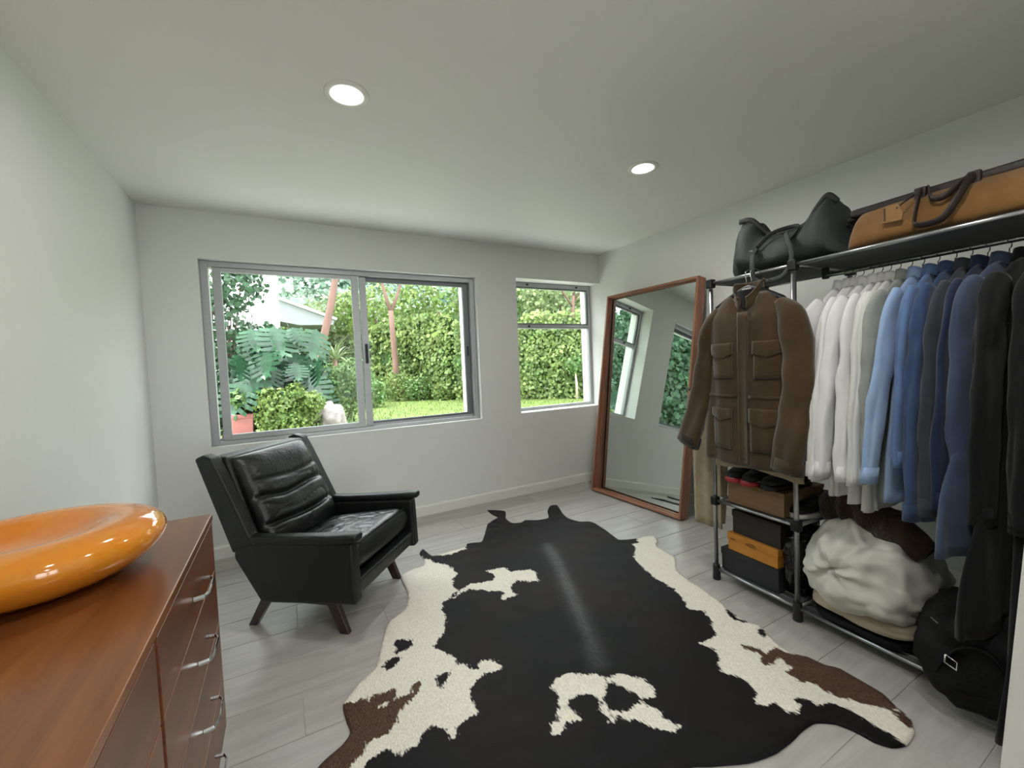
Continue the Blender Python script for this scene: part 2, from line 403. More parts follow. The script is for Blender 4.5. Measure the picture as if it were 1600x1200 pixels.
MB().box(.615, .637, 3.612, 3.622, 1.33, 1.49).box(.62, .632, 3.606, 3.612, 1.37, 1.43).build('latch', 'black_plastic', s2, bevel=.002)
MB().box(1.525, 1.537, 3.632, 3.643, 1.37, 1.46).build('latch', 'black_plastic', s2, bevel=.002)

MB().box(1.562, 1.6035, 3.68, YO-.001, z0+.001, z1-.001).build('outer_reveal', 'outwall', w1)

# window 2: top-hung vent over a fixed light
w2 = struct(empty('window_2', (0, 0, 0)), 'narrow grey window with a small vent light above')
x0, x1, z0, z1 = W2; ya, yb = 3.705, 3.745
for a, b, n in ((x0+.001, x0+.035, 'frame_jamb'), (x1-.036, x1-.002, 'frame_jamb')):
    MB().box(a, b, ya, yb, z0+.001, z1-.001).build(n, 'alu', w2, bevel=.002)
MB().box(x0+.035, x1-.036, ya, yb, z1-.045, z1-.001).build('frame_head', 'alu', w2, bevel=.002)
MB().box(x0+.035, x1-.036, ya, yb, z0+.001, z0+.03).build('frame_sill', 'alu', w2, bevel=.002)
MB().box(x0+.035, x1-.036, ya-.004, yb, 1.632, 1.672).build('transom', 'alu', w2, bevel=.002)
boxo('pane', 'glass', x0+.035, x1-.036, 3.722, 3.726, z0+.03, 1.632, w2)
v = sash(w2, 'aludark', x0+.036, x1-.037, 1.673, z1-.046, 3.712, 3.738, .016, .014, .014)
for xx in (2.24, 2.86):
    MB().box(xx-.012, xx+.012, 3.695, 3.706, z1-.032, z1-.016).build('hinge', 'black_plastic', w2, bevel=.002)
MB().box(2.23, 2.25, 3.69, 3.702, 1.645, 1.665).build('catch', 'black_plastic', w2, bevel=.002)
MB().tube([(2.66, 3.697, 1.652), (2.78, 3.69, 1.656), (2.98, 3.697, 1.65)], .005, 6).build('stay_arm', 'alu', w2, smooth=True)

# downlights
def downlight(x, y, label):
    d = empty('downlight', (x, y, H)); mark(d, label, 'downlight', 'recessed ceiling downlights')
    MB().lathe([(.088, 0), (.088, -.004), (.082, -.007), (.058, -.006), (.052, -.002)], 40).build('trim_ring', 'trim', d, smooth=True)
    MB().lathe([(.0001, -.0035), (.03, -.0035), (.052, -.003)], 40).build('lens', M['lamp'], d)
M['lamp'] = emit_mat('downlight_lens', (1.0, .975, .94), LAMP_STRENGTH)
downlight(.301, 1.86, 'lit round downlight in the ceiling over the armchair')
downlight(1.95, 1.845, 'lit round downlight in the ceiling over the mirror and rug')
downlight(.301, .15, 'added unseen fill light behind the view over the dresser')  # added lamp out of view, fills the dresser side
downlight(1.30, .45, 'added unseen fill light before the clothes rack, above the view')  # added lamp just out of view, brightens the rack and right wall
downlight(1.1, -1.4, 'added unseen fill light near the added door behind the view')  # added lamp behind the camera, general fill

# ------------------------------------------------------------------ cowhide rug
RUG_OUT = [(1.518,3.329),(1.63,3.217),(1.555,3.059),(1.55,2.943),(1.609,2.901),(1.673,2.93),(1.75,2.876),(1.85,2.868),(1.927,2.998),(2.028,3.106),(2.084,3.086),(2.04,2.975),(1.999,2.871),(1.973,2.764),(2.006,2.656),(2.067,2.62),(2.079,2.556),(2.059,2.415),(2.026,2.282),
 (2.023,2.221),(2.143,2.17),(2.198,2.171),(2.262,2.136),(2.223,2.061),(2.149,2.003),(2.123,1.834),(2.062,1.774),(1.999,1.713),(1.957,1.6),(1.939,1.485),(1.908,1.364),(1.871,1.284),(1.866,1.19),(1.885,1.148),(1.848,1.086),(1.821,1.023),(1.818,.966),(1.845,.928),(1.853,.866),(1.877,.822),(1.874,.755),(1.865,.683),(1.831,.633),(1.811,.59),(1.752,.56),(1.675,.554),(1.627,.574),(1.604,.611),(1.599,.657),(1.578,.706),(1.527,.743),(1.457,.749),(1.382,.745),(1.297,.747),(1.197,.772),(1.102,.819),
 (1.02,.86),(.95,.82),(.90,.70),(.865,.71),(.885,.84),(.84,.90),(.7,.92),(.58,.99),(.48,1.08),(.38,1.14),(.25,1.17),(.12,1.15),(.0,1.16),(-.06,1.24),(-.03,1.36),
 (.033,1.462),(.108,1.504),(.14,1.543),(.133,1.61),(.135,1.696),(.212,1.78),(.284,1.838),(.35,2.016),(.394,2.116),(.507,2.212),(.555,2.345),(.567,2.556),(.64,2.613),(.73,2.625),(.756,2.70),(.758,2.815),(.799,2.872),(.822,2.726),(.93,2.723),(1.064,2.73),(1.093,2.774),(1.19,2.747),(1.258,2.837),(1.376,3.031),(1.426,3.063),(1.514,3.123),(1.506,3.203)]
DARK = [[(.83,2.90),(.73,2.815),(.794,2.667),(.808,2.604),(.872,2.541),(.87,2.403),(.811,2.333),(.811,2.299),(.8,2.215),(.725,2.164),(.687,2.148),(.656,2.042),(.65,1.975),(.615,1.91),(.529,1.825),(.568,1.764),(.589,1.716),(.592,1.654),(.64,1.592),(.669,1.631),(.713,1.62),(.738,1.58),(.73,1.536),(.682,1.543),(.619,1.543),(.577,1.504),(.558,1.461),(.562,1.383),(.512,1.384),(.47,1.369),(.458,1.328),(.431,1.334),(.43,1.377),(.404,1.415),(.357,1.416),(.329,1.375),(.271,1.365),(.227,1.406),(.182,1.404),(.157,1.387),(.1,1.3),(.02,1.1),(.4,.8),(.9,.4),(1.62,.4),
  (1.658,.546),(1.682,.559),(1.691,.596),(1.676,.626),(1.679,.671),(1.672,.713),(1.666,.751),(1.645,.774),(1.595,.772),(1.611,.797),(1.595,.819),(1.572,.827),(1.556,.807),(1.506,.793),(1.49,.825),(1.493,.857),(1.464,.864),(1.44,.89),(1.447,.916),(1.476,.916),(1.5,.953),(1.508,1.002),(1.477,1.057),(1.499,1.088),(1.544,1.114),(1.563,1.16),(1.55,1.211),(1.658,1.206),(1.676,1.242),(1.739,1.293),(1.771,1.359),(1.726,1.422),(1.777,1.498),(1.818,1.591),(1.821,1.72),(1.857,1.841),(1.914,1.982),(2.002,2.04),(2.04,2.12),(2.103,2.121),(2.138,2.165),(2.16,2.4),(2.3,3.3),(1.4,3.5),(1.1,2.95),(1.06,2.70),(.94,2.685),(.85,2.70)],
 [(.373,1.924),(.401,1.954),(.471,1.926),(.447,1.877),(.395,1.864),(.371,1.87)], [(.303,1.81),(.335,1.848),(.388,1.836),(.376,1.806),(.327,1.787)],
 [(.464,1.595),(.482,1.636),(.516,1.646),(.544,1.633),(.523,1.596),(.488,1.566)], [(1.861,1.301),(1.871,1.272),(1.856,1.228),(1.866,1.19),(1.846,1.194),(1.831,1.234),(1.829,1.267)], [(1.87,1.139),(1.87,1.11),(1.82,1.094),(1.834,1.123)]]
HOLES = [[(.742,2.153),(.795,2.203),(.898,2.242),(1.019,2.21),(1.055,2.252),(1.036,2.344),(1.144,2.316),(1.165,2.248),(1.272,2.202),(1.282,2.136),(1.243,2.062),(1.191,2.081),(1.147,2.142),(1.08,2.092),(1.05,2.037),(1.066,1.998),(.984,1.996),(.958,2.013),(1.023,2.055),(.979,2.098),(.911,2.157),(.866,2.201),(.802,2.184),(.768,2.15)],
 [(.852,1.348),(.892,1.374),(.959,1.37),(.994,1.339),(1.045,1.298),(1.058,1.264),(1.025,1.227),(.991,1.208),(.956,1.106),(.936,1.107),(.938,1.159),(.969,1.189),(.965,1.231),(.923,1.263),(.869,1.257),(.846,1.24),(.858,1.172),(.811,1.184),(.755,1.162),(.734,1.181),(.747,1.2),(.785,1.211),(.83,1.268),(.855,1.312)],
 [(1.059,1.264),(1.11,1.263),(1.137,1.254),(1.183,1.19),(1.175,1.121),(1.151,1.104),(1.109,1.124),(1.103,1.091),(1.115,1.061),(1.102,1.018),(1.126,.972),(1.081,.958),(1.035,1.027),(1.026,1.07),(1.003,1.079),(.979,1.11),(.939,1.123),(.966,1.141),(.996,1.128),(1.03,1.107),(1.101,1.123),(1.094,1.184),(1.07,1.232)]]
BROWN = [[(.10,1.70),(.179,1.675),(.206,1.685),(.224,1.641),(.227,1.679),(.281,1.659),(.302,1.674),(.327,1.645),(.318,1.623),(.252,1.604),(.333,1.613),(.368,1.606),(.383,1.645),(.417,1.646),(.406,1.61),(.349,1.57),(.306,1.54),(.295,1.511),(.247,1.461),(.215,1.459),(.178,1.466),(.164,1.43),(.125,1.406),(.05,1.30),(-.1,1.2),(-.1,1.4),(.02,1.5),(.1,1.55)],
 [(1.693,1.112),(1.739,1.061),(1.724,1.033),(1.754,1.023),(1.805,1.033),(1.794,.99),(1.857,.934),(1.88,.873),(1.91,.828),(1.91,.76),(1.89,.688),(1.849,.639),(1.804,.633),(1.768,.66),(1.743,.716),(1.72,.754),(1.701,.796),(1.707,.844),(1.671,.874),(1.684,.921),(1.73,.929),(1.734,.948),(1.745,.98),(1.69,.968),(1.659,.995),(1.686,1.025),(1.694,1.044),(1.682,1.085)],
 [(1.783,.628),(1.83,.618),(1.80,.575),(1.761,.574),(1.758,.596)]]

def sdf(P, poly):
    """signed distance, positive inside"""
    a = np.array(poly); b = np.roll(a, -1, 0); d = np.full(len(P), 1e9); inside = np.zeros(len(P), bool)
    for p, q in zip(a, b):
        e = q-p; w = P-p; t = np.clip((w@e)/max(e@e, 1e-12), 0, 1)
        d = np.minimum(d, np.hypot(*(w-t[:, None]*e).T))
        c = ((p[1] <= P[:, 1]) != (q[1] <= P[:, 1]))
        if abs(e[1]) > 1e-12: inside ^= c & (P[:, 0] < p[0] + (P[:, 1]-p[1])/e[1]*e[0])
    return np.where(inside, d, -d)

def make_rug():
    rnd = random.Random(4)
    out = []
    n = len(RUG_OUT)
    for i in range(n):                                   # Catmull-Rom so that the hide has a soft cut edge
        p0, p1, p2, p3 = [np.array(RUG_OUT[(i+k) % n]) for k in (-1, 0, 1, 2)]
        L = np.linalg.norm(p2-p1); m = max(1, int(L/.012))
        for k in range(m):
            t = k/m
            q = .5*((2*p1)+(-p0+p2)*t+(2*p0-5*p1+4*p2-p3)*t*t+(-p0+3*p1-3*p2+p3)*t**3)
            out.append(q*.6+(p1+(p2-p1)*t)*.4)
    out = np.array(out)
    g = .015; lo, hi = out.min(0), out.max(0)
    xs = np.arange(lo[0], hi[0], g); ys = np.arange(lo[1], hi[1], g)
    GX, GY = np.meshgrid(xs, ys); P = np.stack([GX.ravel(), GY.ravel()], 1) + np.random.RandomState(1).uniform(-.003, .003, (GX.size, 2))
    P = P[sdf(P, out) > .006]
    pts = [Vector(p) for p in out] + [Vector(p) for p in P]; m = len(out)
    vs, es, fs, *_ = delaunay_2d_cdt(pts, [(i, (i+1) % m) for i in range(m)], [], 1, 1e-5)
    V = np.array([(p.x, p.y) for p in vs]); de = sdf(V, out)
    dark = np.max([sdf(V, p) for p in DARK], 0); dark = np.minimum(dark, -np.max([sdf(V, p) for p in HOLES], 0))
    brown = np.max([sdf(V, p) for p in BROWN], 0)
    spine = np.full(len(V), 9.0); sp_ = np.array([(1.545, 2.42), (1.45, 2.15), (1.30, 1.80), (1.17, 1.50), (1.09, 1.34)])
    for p, q in zip(sp_[:-1], sp_[1:]):
        e = q-p; t = np.clip(((V-p)@e)/(e@e), 0, 1); spine = np.minimum(spine, np.hypot(*(V-p-t[:, None]*e).T))
    spine = np.exp(-(spine/.045)**2)
    Z = []
    for (x, y), d, sv in zip(V, de, spine):
        edge = max(0., 1-d/.16)
        rip = (max(0, nz(x, y, 3.1, 6.5))*.020 + max(0, nz(x, y, 8.2, 15))*.007)*edge*min(1, d/.02+.35)
        Z.append(.0055 + rip + .0015*nz(x, y, 0, 9) + .004*sv)
    verts = [(x, y, z) for (x, y), z in zip(V, Z)]
    faces = [tuple(f) for f in fs]
    # hem: skirt down to the floor and a flat underside
    cnt = {}
    for f in faces:
        for i in range(len(f)):
            e = (f[i], f[(i+1) % len(f)]); cnt[e] = cnt.get(e, 0)+1
    bnd = [e for e in cnt if (e[1], e[0]) not in cnt]
    low = {}
    for a, b in bnd:
        for q in (a, b):
            if q not in low: low[q] = len(verts); verts.append((V[q][0], V[q][1], max(0.0006, Z[q]-.004)))
    sk = [(b, a, low[a], low[b]) for a, b in bnd]
    me = bpy.data.meshes.new('cowhide_rug'); me.from_pydata(verts, [], faces+sk)
    for nm, arr in (('dark', dark), ('brown', brown), ('spine', spine)):
        at = me.attributes.new(nm, 'FLOAT', 'POINT')
        full = np.concatenate([arr, np.zeros(len(verts)-len(arr))])
        for k, q in low.items(): full[q] = arr[k]
        at.data.foreach_set('value', full.astype(np.float32))
    me.polygons.foreach_set('use_smooth', [True]*len(me.polygons))
    m_ = bpy.data.materials.new('cowhide'); m_.use_nodes = True; nt = m_.node_tree; b = nt.nodes['Principled BSDF']
    tc = nt.nodes.new('ShaderNodeTexCoord'); mp = nt.nodes.new('ShaderNodeMapping')
    mp.inputs['Rotation'].default_value = (0, 0, math.radians(-22)); mp.inputs['Scale'].default_value = (3.2, 1, 1)
    nt.links.new(tc.outputs['Object'], mp.inputs['Vector'])
    def noise_n(scale, detail=3, vec=None):
        n_ = nt.nodes.new('ShaderNodeTexNoise'); n_.inputs['Scale'].default_value = scale; n_.inputs['Detail'].default_value = detail
        nt.links.new((vec or mp).outputs[0 if vec is None else 'Object'], n_.inputs['Vector']); return n_
    def math_n(op, a, bb):
        k = nt.nodes.new('ShaderNodeMath'); k.operation = op
        for i, q in enumerate((a, bb)):
            if isinstance(q, (int, float)): k.inputs[i].default_value = q
            else: nt.links.new(q, k.inputs[i])
        return k.outputs[0]
    hair = noise_n(38, 4); rag = noise_n(16, 4, tc)
    wob = math_n('ADD', math_n('MULTIPLY', math_n('SUBTRACT', hair.outputs['Fac'], .5), .045), math_n('MULTIPLY', math_n('SUBTRACT', rag.outputs['Fac'], .5), .05))
    def mask(attr, w=.004):
        a = nt.nodes.new('ShaderNodeAttribute'); a.attribute_name = attr
        s = math_n('ADD', a.outputs['Fac'], wob); mr = nt.nodes.new('ShaderNodeMapRange')
        mr.inputs['From Min'].default_value = -w; mr.inputs['From Max'].default_value = w
        nt.links.new(s, mr.inputs['Value']); return mr.outputs[0]
    def ramp(src, c0, c1, p0=.35, p1=.65):
        r = nt.nodes.new('ShaderNodeValToRGB'); e = r.color_ramp.elements
        e[0].position = p0; e[1].position = p1; e[0].color = lin(c0)+(1,); e[1].color = lin(c1)+(1,)
        nt.links.new(src, r.inputs['Fac']); return r.outputs[0]
    fine = noise_n(110, 2); big = noise_n(2.4, 2, tc)
    white = ramp(fine.outputs['Fac'], (206, 200, 184), (232, 228, 216))
    blk = ramp(big.outputs['Fac'], (10, 9, 10), (27, 16, 15), .45, .75)
    brn = ramp(fine.outputs['Fac'], (58, 38, 28), (94, 68, 52))
    def mix(fac, a, c):
        x = nt.nodes.new('ShaderNodeMix'); x.data_type = 'RGBA'; nt.links.new(fac, x.inputs[0]); nt.links.new(a, x.inputs[6]); nt.links.new(c, x.inputs[7]); return x.outputs[2]
    c = mix(mask('brown'), mix(mask('dark'), white, blk), brn)
    nt.links.new(c, b.inputs['Base Color']); sa = nt.nodes.new('ShaderNodeAttribute'); sa.attribute_name = 'spine'
    rr_ = nt.nodes.new('ShaderNodeMapRange'); rr_.inputs['To Min'].default_value = .62; rr_.inputs['To Max'].default_value = .40
    sv_ = math_n('MULTIPLY', sa.outputs['Fac'], math_n('MULTIPLY', hair.outputs['Fac'], 1.5)); nt.links.new(sv_, rr_.inputs['Value'])
    sl_ = nt.nodes.new('ShaderNodeMapRange'); sl_.inputs['To Min'].default_value = .16; sl_.inputs['To Max'].default_value = .34; nt.links.new(sv_, sl_.inputs['Value']); nt.links.new(sl_.outputs[0], b.inputs['Specular IOR Level']); nt.links.new(rr_.outputs[0], b.inputs['Roughness']); b.inputs['Specular IOR Level'].default_value = .16
    b.inputs['Sheen Weight'].default_value = .04; b.inputs['Sheen Roughness'].default_value = .4
    bp = nt.nodes.new('ShaderNodeBump'); bp.inputs['Strength'].default_value = .35; bp.inputs['Distance'].default_value = .004
    nt.links.new(fine.outputs['Fac'], bp.inputs['Height']); nt.links.new(bp.outputs[0], b.inputs['Normal'])
    me.materials.append(m_)
    o = bpy.data.objects.new('cowhide_rug', me); COL.objects.link(o)
    mark(o, 'black and white cowhide rug with brown patches on the tile floor', 'rug')
make_rug()

# ------------------------------------------------------------------ armchair
def pillow(fn, nrm, T, nu=28, nv=28, hfun=None, p=6):
    """closed soft block: fn(u,v) mid surface for u,v in -1..1, nrm(u,v) its normal"""
    mb = MB()
    def side(sg):
        def g(i, j):
            u, v_ = 2*i-1, 2*j-1
            # concentrate vertices near the rim
            u = math.sin(u*PI/2)*.5+u*.5; v_ = math.sin(v_*PI/2)*.5+v_*.5
            e = max(0, (1-abs(u)**p))**.45*max(0, (1-abs(v_)**p))**.45
            h = T*e
            if hfun: h = h*hfun(u, v_, sg) if hfun else h
            return Vector(fn(u, v_)) + Vector(nrm(u, v_))*(h*sg)
        return g
    mb.grid(side(1), nu, nv); mb.grid(side(-1), nu, nv)
    return mb

def weld(o, d=1e-4):
    bm = bmesh.new(); bm.from_mesh(o.data); bmesh.ops.remove_doubles(bm, verts=bm.verts, dist=d); bmesh.ops.recalc_face_normals(bm, faces=bm.faces); bm.to_mesh(o.data); bm.free()
    return o

ch = empty('lounge_armchair', (.176, 2.535, 0), math.radians(49.8)); ch.scale = (.91, .915, 1.0)
mark(ch, 'black leather wing-back lounge armchair on dark wooden legs under the wide window', 'armchair')
def T_(a, s, z): return (s, -a, z)
for sg in (-1, 1):
    si, so = sg*.315, sg*.385
    lo_, hi_ = min(si, so), max(si, so)
    poly = [(-a, z) for a, z in [(.415, .19), (.405, .48), (-.16, .455), (-.29, .44), (-.30, .38), (-.145, .165)]]
    MB().prism(poly, lo_, hi_, 'x').build('side_panel', 'leather', ch, bevel=.018, seg=3)
    wing = [(-a, z) for a, z in [(-.165, .445), (-.355, .80), (-.40, .872), (-.455, .885), (-.505, .868), (-.30, .40), (-.27, .425)]]
    MB().prism(wing, lo_-.002, hi_+.002, 'x').build('wing', 'leather', ch, bevel=.014, seg=3)
    # padded arm, flaring towards the front
    rings = []
    for k in range(13):
        t = k/12; a = -.20+t*.635; z = .468+.035*t**1.5; w = .035+.008*t**2; th = .024
        if k == 12: w *= .8; th *= .7
        cx = sg*(.350+.006*t)
        rings.append([(cx+w*math.copysign(abs(math.cos(q))**.6, math.cos(q)), -a, z+th*math.copysign(abs(math.sin(q))**.7, math.sin(q)) + .002*nz(a*9, q, sg)) for q in [2*PI*i/20 for i in range(20)]])
    MB().loft(rings).build('armrest', 'leather', ch, smooth=True, bevel=.006)
back = [(-a, z) for a, z in [(-.375, .865), (-.49, .865), (-.29, .39), (-.15, .18), (-.11, .20), (-.20, .43)]]
MB().prism(back, -.316, .316, 'x').build('back_panel', 'leather', ch, bevel=.02, seg=3)
MB().prism([(-.335, .20), (-.395, .205), (-.405, .285), (-.335, .285)], -.318, .318, 'x').build('front_rail', 'leather', ch, bevel=.015, seg=3)
boxo('seat_deck', 'leather', -.316, .316, -.34, .2, .2, .27, ch)
def seat_c(u, v_): 
    return T_(.085+.30*(-v_)*-1, .285*u*(1+.02*v_), .345+.035*v_)
def seat_h(u, v_, sg):
    w = 1+.10*(1-u*u)*(1-v_*v_)
    if sg > 0:
        r1 = abs(nz(u*1.4+3, v_*1.8, .3, 1.3)); r2 = abs(nz(u*2.2, v_*2.6+5, 1.7, 1.4))
        fl_ = (1-u**4)*(1-v_**4)
        w += (-.09*max(0, .10-r1)/.10 - .07*max(0, .07-r2)/.07 + .05*nz(u, v_, 2, 1.5))*fl_
    return w
weld(pillow(seat_c, lambda u, v_: (0, .05, 1), .074, 64, 64, seat_h, p=16).build('seat_cushion', 'leather_soft', ch, smooth=True))
sc_ = MB(); 
sc_.tube([T_(.372, -.265, .438), T_(.380, 0, .452), T_(.372, .265, .438)], .005, 6); sc_.build('piping', 'leather', ch, smooth=True)
bdir = Vector((0, .22, .44)).normalized(); bn = Vector((0, -bdir.z, bdir.y))
def back_c(u, v_):
    c0 = Vector((0, .262, .612)); return c0 + Vector((.296*u*(1-.02*v_), 0, 0)) + bdir*(.268*v_) 
def back_h(u, v_, sg):
    if sg < 0: return .6
    seams = [-.52, -.05, ]
    w = 1.0
    for q, amp in ((-.56, .45), (-.02, .40), (.30, .12)):
        qq = q + .10*u*u + .05*nz(u*1.5, q*7, 0)
        w -= amp*math.exp(-((v_-qq)/.05)**2)*(.65+.35*math.cos(u*1.2))
    r2 = abs(nz(u*1.2, v_*3.3+5, 4.7, 1.1)); w -= .07*max(0, .09-r2)/.09*(1 if v_ < .25 else .2)
    return w + .05*nz(u*2, v_*2, 6)
weld(pillow(back_c, lambda u, v_: bn, .075, 56, 72, back_h).build('back_cushion', 'leather_soft', ch, smooth=True))
for sg in (-1, 1):
    s0 = sg*.285
    r = MB().box(s0-.018, s0+.018, -.25, .20, .135, .172).build('base_rail', 'leg_wood', ch, bevel=.003)
    for nm, (a0, a1, wtop, wbot) in dict(front=(.205, .285, .034, .026), rear=(-.165, -.285, .034, .024)).items():
        st, sb = sg*.288, sg*.292
        rings = []
        for a, z, w in ((a0, .175, wtop), (a1, 0.0, wbot)):
            sx = st if z > .1 else sb
            rings.append([(sx-.016, -(a-w), z), (sx+.016, -(a-w), z), (sx+.016, -(a+w), z), (sx-.016, -(a+w), z)])
        MB().loft(rings).build('leg', 'leg_wood', ch, bevel=.004)
boxo('cross_rail', 'leg_wood', -.267, .267, -.235, -.195, .14, .17, ch, bevel=.003)

# ------------------------------------------------------------------ dresser
DX0, DX1, DY0, DY1, DZ0, DZ1 = XL+.012, -.222, .255, 1.656, .122, .826
dr = empty('chest_of_drawers', ((DX0+DX1)/2, (DY0+DY1)/2, 0)); mark(dr, 'long teak chest of drawers with chrome pulls against the left wall', 'dresser')
ox, oy = dr.location.x, dr.location.y
def db(name, m, x0, x1, y0, y1, z0, z1, par=None, bevel=.0015):
    return MB().box(x0-ox, x1-ox, y0-oy, y1-oy, z0, z1).build(name, m, par or dr, bevel=bevel)
db('top', 'teak', DX0, DX1, DY0, DY1, DZ1-.02, DZ1, bevel=.0025)
db('end_panel', 'teak', DX0, DX1-.003, DY1-.02, DY1-.001, DZ0, DZ1-.02)
db('end_panel', 'teak', DX0, DX1-.003, DY0+.001, DY0+.02, DZ0, DZ1-.02)
db('bottom_panel', 'teak_dark', DX0, DX1-.004, DY0+.02, DY1-.02, DZ0, DZ0+.018)
db('back_panel', 'teak_dark', DX0, DX0+.008, DY0+.02, DY1-.02, DZ0+.018, DZ1-.02)
db('divider', 'teak_dark', DX0+.01, DX1-.010, .948, .964, DZ0+.018, DZ1-.02)
for (ya_, yb_) in ((.966, DY1-.022), (DY0+.022, .946)):
    zc = [DZ1-.022, .651, .476, .301, DZ0+.02]
    for i in range(4):
        zt, zb = zc[i]-.002, zc[i+1]+.002
        d_ = db('drawer', 'teak_front', DX1-.022, DX1-.001, ya_, yb_, zb, zt)
        bx = MB().box(DX0+.03-ox, DX1-.022-ox, ya_+.012-oy, yb_-.012-oy, zb+.012, zt-.03).build('drawer_box', 'teak_dark', d_)
        yc = (ya_+yb_)/2+.04 if ya_ > .9 else (ya_+yb_)/2; zc_ = (zt+zb)/2-.008
        x_ = DX1-.001
        p = []
        hl = .062
        pull = [(x_-ox, yc-hl-oy, zc_), (x_+.022-ox, yc-hl+.004-oy, zc_), (x_+.030-ox, yc-hl+.022-oy, zc_), (x_+.030-ox, yc+hl-.022-oy, zc_), (x_+.022-ox, yc+hl-.004-oy, zc_), (x_-ox, yc+hl-oy, zc_)]
        MB().tube(pull, .0065, 4, flat=.45, up=(0, 0, 1)).build('handle', 'chrome', d_, bevel=.001)
for yy in (DY0+.10, DY1-.10):
    for xx in (DX0+.07, DX1-.09):
        MB().loft([[(xx-ox+q*w, yy-oy+r*w, z) for q, r in ((-1, -1), (1, -1), (1, 1), (-1, 1))] for z, w in ((0, .013), (DZ0, .02))]).build('leg', 'teak_dark', dr, bevel=.002)

# ------------------------------------------------------------------ amber bowl
prof = [(.001, 0), (.08, 0), (.14, .006), (.185, .024), (.216, .050), (.230, .076), (.226, .098), (.208, .114), (.182, .123), (.155, .125), (.130, .120), (.110, .110), (.088, .098), (.06, .088), (.03, .083), (.001, .082)]
def smooth_prof(p, k=4):
    o = []
    for i in range(len(p)-1):
        p0, p1, p2, p3 = [np.array(p[max(0, min(len(p)-1, i+q))]) for q in (-1, 0, 1, 2)]
        for j in range(k):
            t = j/k; o.append(tuple(.5*((2*p1)+(-p0+p2)*t+(2*p0-5*p1+4*p2-p3)*t*t+(-p0+3*p1-3*p2+p3)*t**3)))
    o.append(p[-1]); return [(max(.0005, r), max(0, z)) for r, z in o]
bowl = MB().lathe(smooth_prof(prof), 72).build('glass_bowl', 'bowl', smooth=True, loc=(-.50, 1.30, DZ1+.0005))
mark(bowl, 'large round amber glass bowl with a rolled rim on the teak chest', 'bowl')

# ------------------------------------------------------------------ leaning mirror
mir = empty('leaning_mirror', (2.622, 2.735, 0), math.radians(1.9)); mark(mir, 'tall wood-framed mirror leaning against the right wall', 'mirror')
tilt = Matrix.Rotation(math.radians(8.8), 4, 'Y')
MW, ML, MD = .515, 1.92, .095         # half width, length, depth
def mbx(name, m, x0, x1, y0, y1, z0, z1, par=mir):
    return MB().box(x0, x1, y0, y1, z0, z1, tilt).build(name, m, par, bevel=.002)
TB = .019
zoff = MD*math.sin(math.radians(8.8))
for o_ in (mbx('stile', 'mirror_wood', 0, MD, -MW, -MW+TB, 0, ML), mbx('stile', 'mirror_wood', 0, MD, MW-TB, MW, 0, ML),
           mbx('rail', 'mirror_wood_h', 0, MD, -MW+TB, MW-TB, 0, TB), mbx('rail', 'mirror_wood_h', 0, MD, -MW+TB, MW-TB, ML-TB, ML),
           mbx('back_board', 'dark_card', .087, .0945, -MW+TB, MW-TB, TB, ML-TB), MB().box(-.002, .002, -MW+TB+.002, MW-TB-.002, -ML/2+TB+.002, ML/2-TB-.002, tilt @ Matrix.Translation((.066, 0, ML/2)) @ Matrix.Rotation(math.radians(-.9), 4, 'Y') @ Matrix.Rotation(math.radians(-.7), 4, 'Z')).build('mirror_glass', 'mirror', mir),
           mbx('inner_step', 'mirror_wood', .034, .044, -MW+TB, -MW+TB+.009, TB, ML-TB), mbx('inner_step', 'mirror_wood', .034, .044, MW-TB-.009, MW-TB, TB, ML-TB),
           mbx('inner_step', 'mirror_wood_h', .034, .044, -MW+TB+.009, MW-TB-.009, TB, TB+.009), mbx('inner_step', 'mirror_wood_h', .034, .044, -MW+TB+.009, MW-TB-.009, ML-TB-.009, ML-TB)):
    o_.location.z = zoff

# ------------------------------------------------------------------ white board at the right edge
wbd = MB().prism([(.325, 0), (.2685, .95), (-.0285, .932), (.027, 0)], 1.46, 1.488, 'x').build('white_board', 'trim', bevel=.003)
mark(wbd, 'plain white board leaning by the wall end at the right edge', 'board')

# ------------------------------------------------------------------ clothes rack (local frame: x = depth v, y = -u along the wall, z up)
RO = Vector((2.11, 1.53, 0)); RA = math.radians(-4)
RM = Matrix.Translation(RO) @ Matrix.Rotation(RA, 4, 'Z')
def RW(u, v, z): return RM @ Vector((v, -u, z))
def rk(name, u, v, z, extra=0.0): return empty(name, RW(u, v, z), RA+extra)
RT_ = 1.668; RDEP = .45; US = (0.0, .447, 1.36)
rack = rk('garment_rack', 0, 0, 0); mark(rack, 'double steel-tube garment rack with black joints along the right wall', 'clothes rack')
post0 = None
for u in US:
    for v in (0, RDEP):
        mb = MB().tube([(0, 0, .055), (0, 0, RT_-.03)], .0115, 12)
        if post0 is None: post0 = mb.build('post', 'steel', rack, smooth=True); o = post0
        else: o = dup_part(post0, rack)
        o.location = (v, -u, 0)
ft0 = jt0 = None
def joint(u, v, z, foot=False):
    global ft0, jt0
    if foot:
        if ft0 is None: ft0 = MB().lathe([(.001, 0), (.020, 0), (.022, .004), (.020, .045), (.019, .085), (.001, .085)], 14).build('foot', 'black_plastic', rack, smooth=True, bevel=.001); o = ft0
        else: o = dup_part(ft0, rack)
    else:
        if jt0 is None: jt0 = MB().box(-.019, .019, -.019, .019, -.026, .022).build('joint', 'black_plastic', rack, bevel=.006); o = jt0
        else: o = dup_part(jt0, rack)
    o.location = (v, -u, z)
for u in US:
    for v in (0, RDEP):
        joint(u, v, 0, True); joint(u, v, RT_)
for u in US[:2]:
    for v in (0, RDEP):
        for z in (.455, .86, 1.24): joint(u, v, z)
cacheb = {}
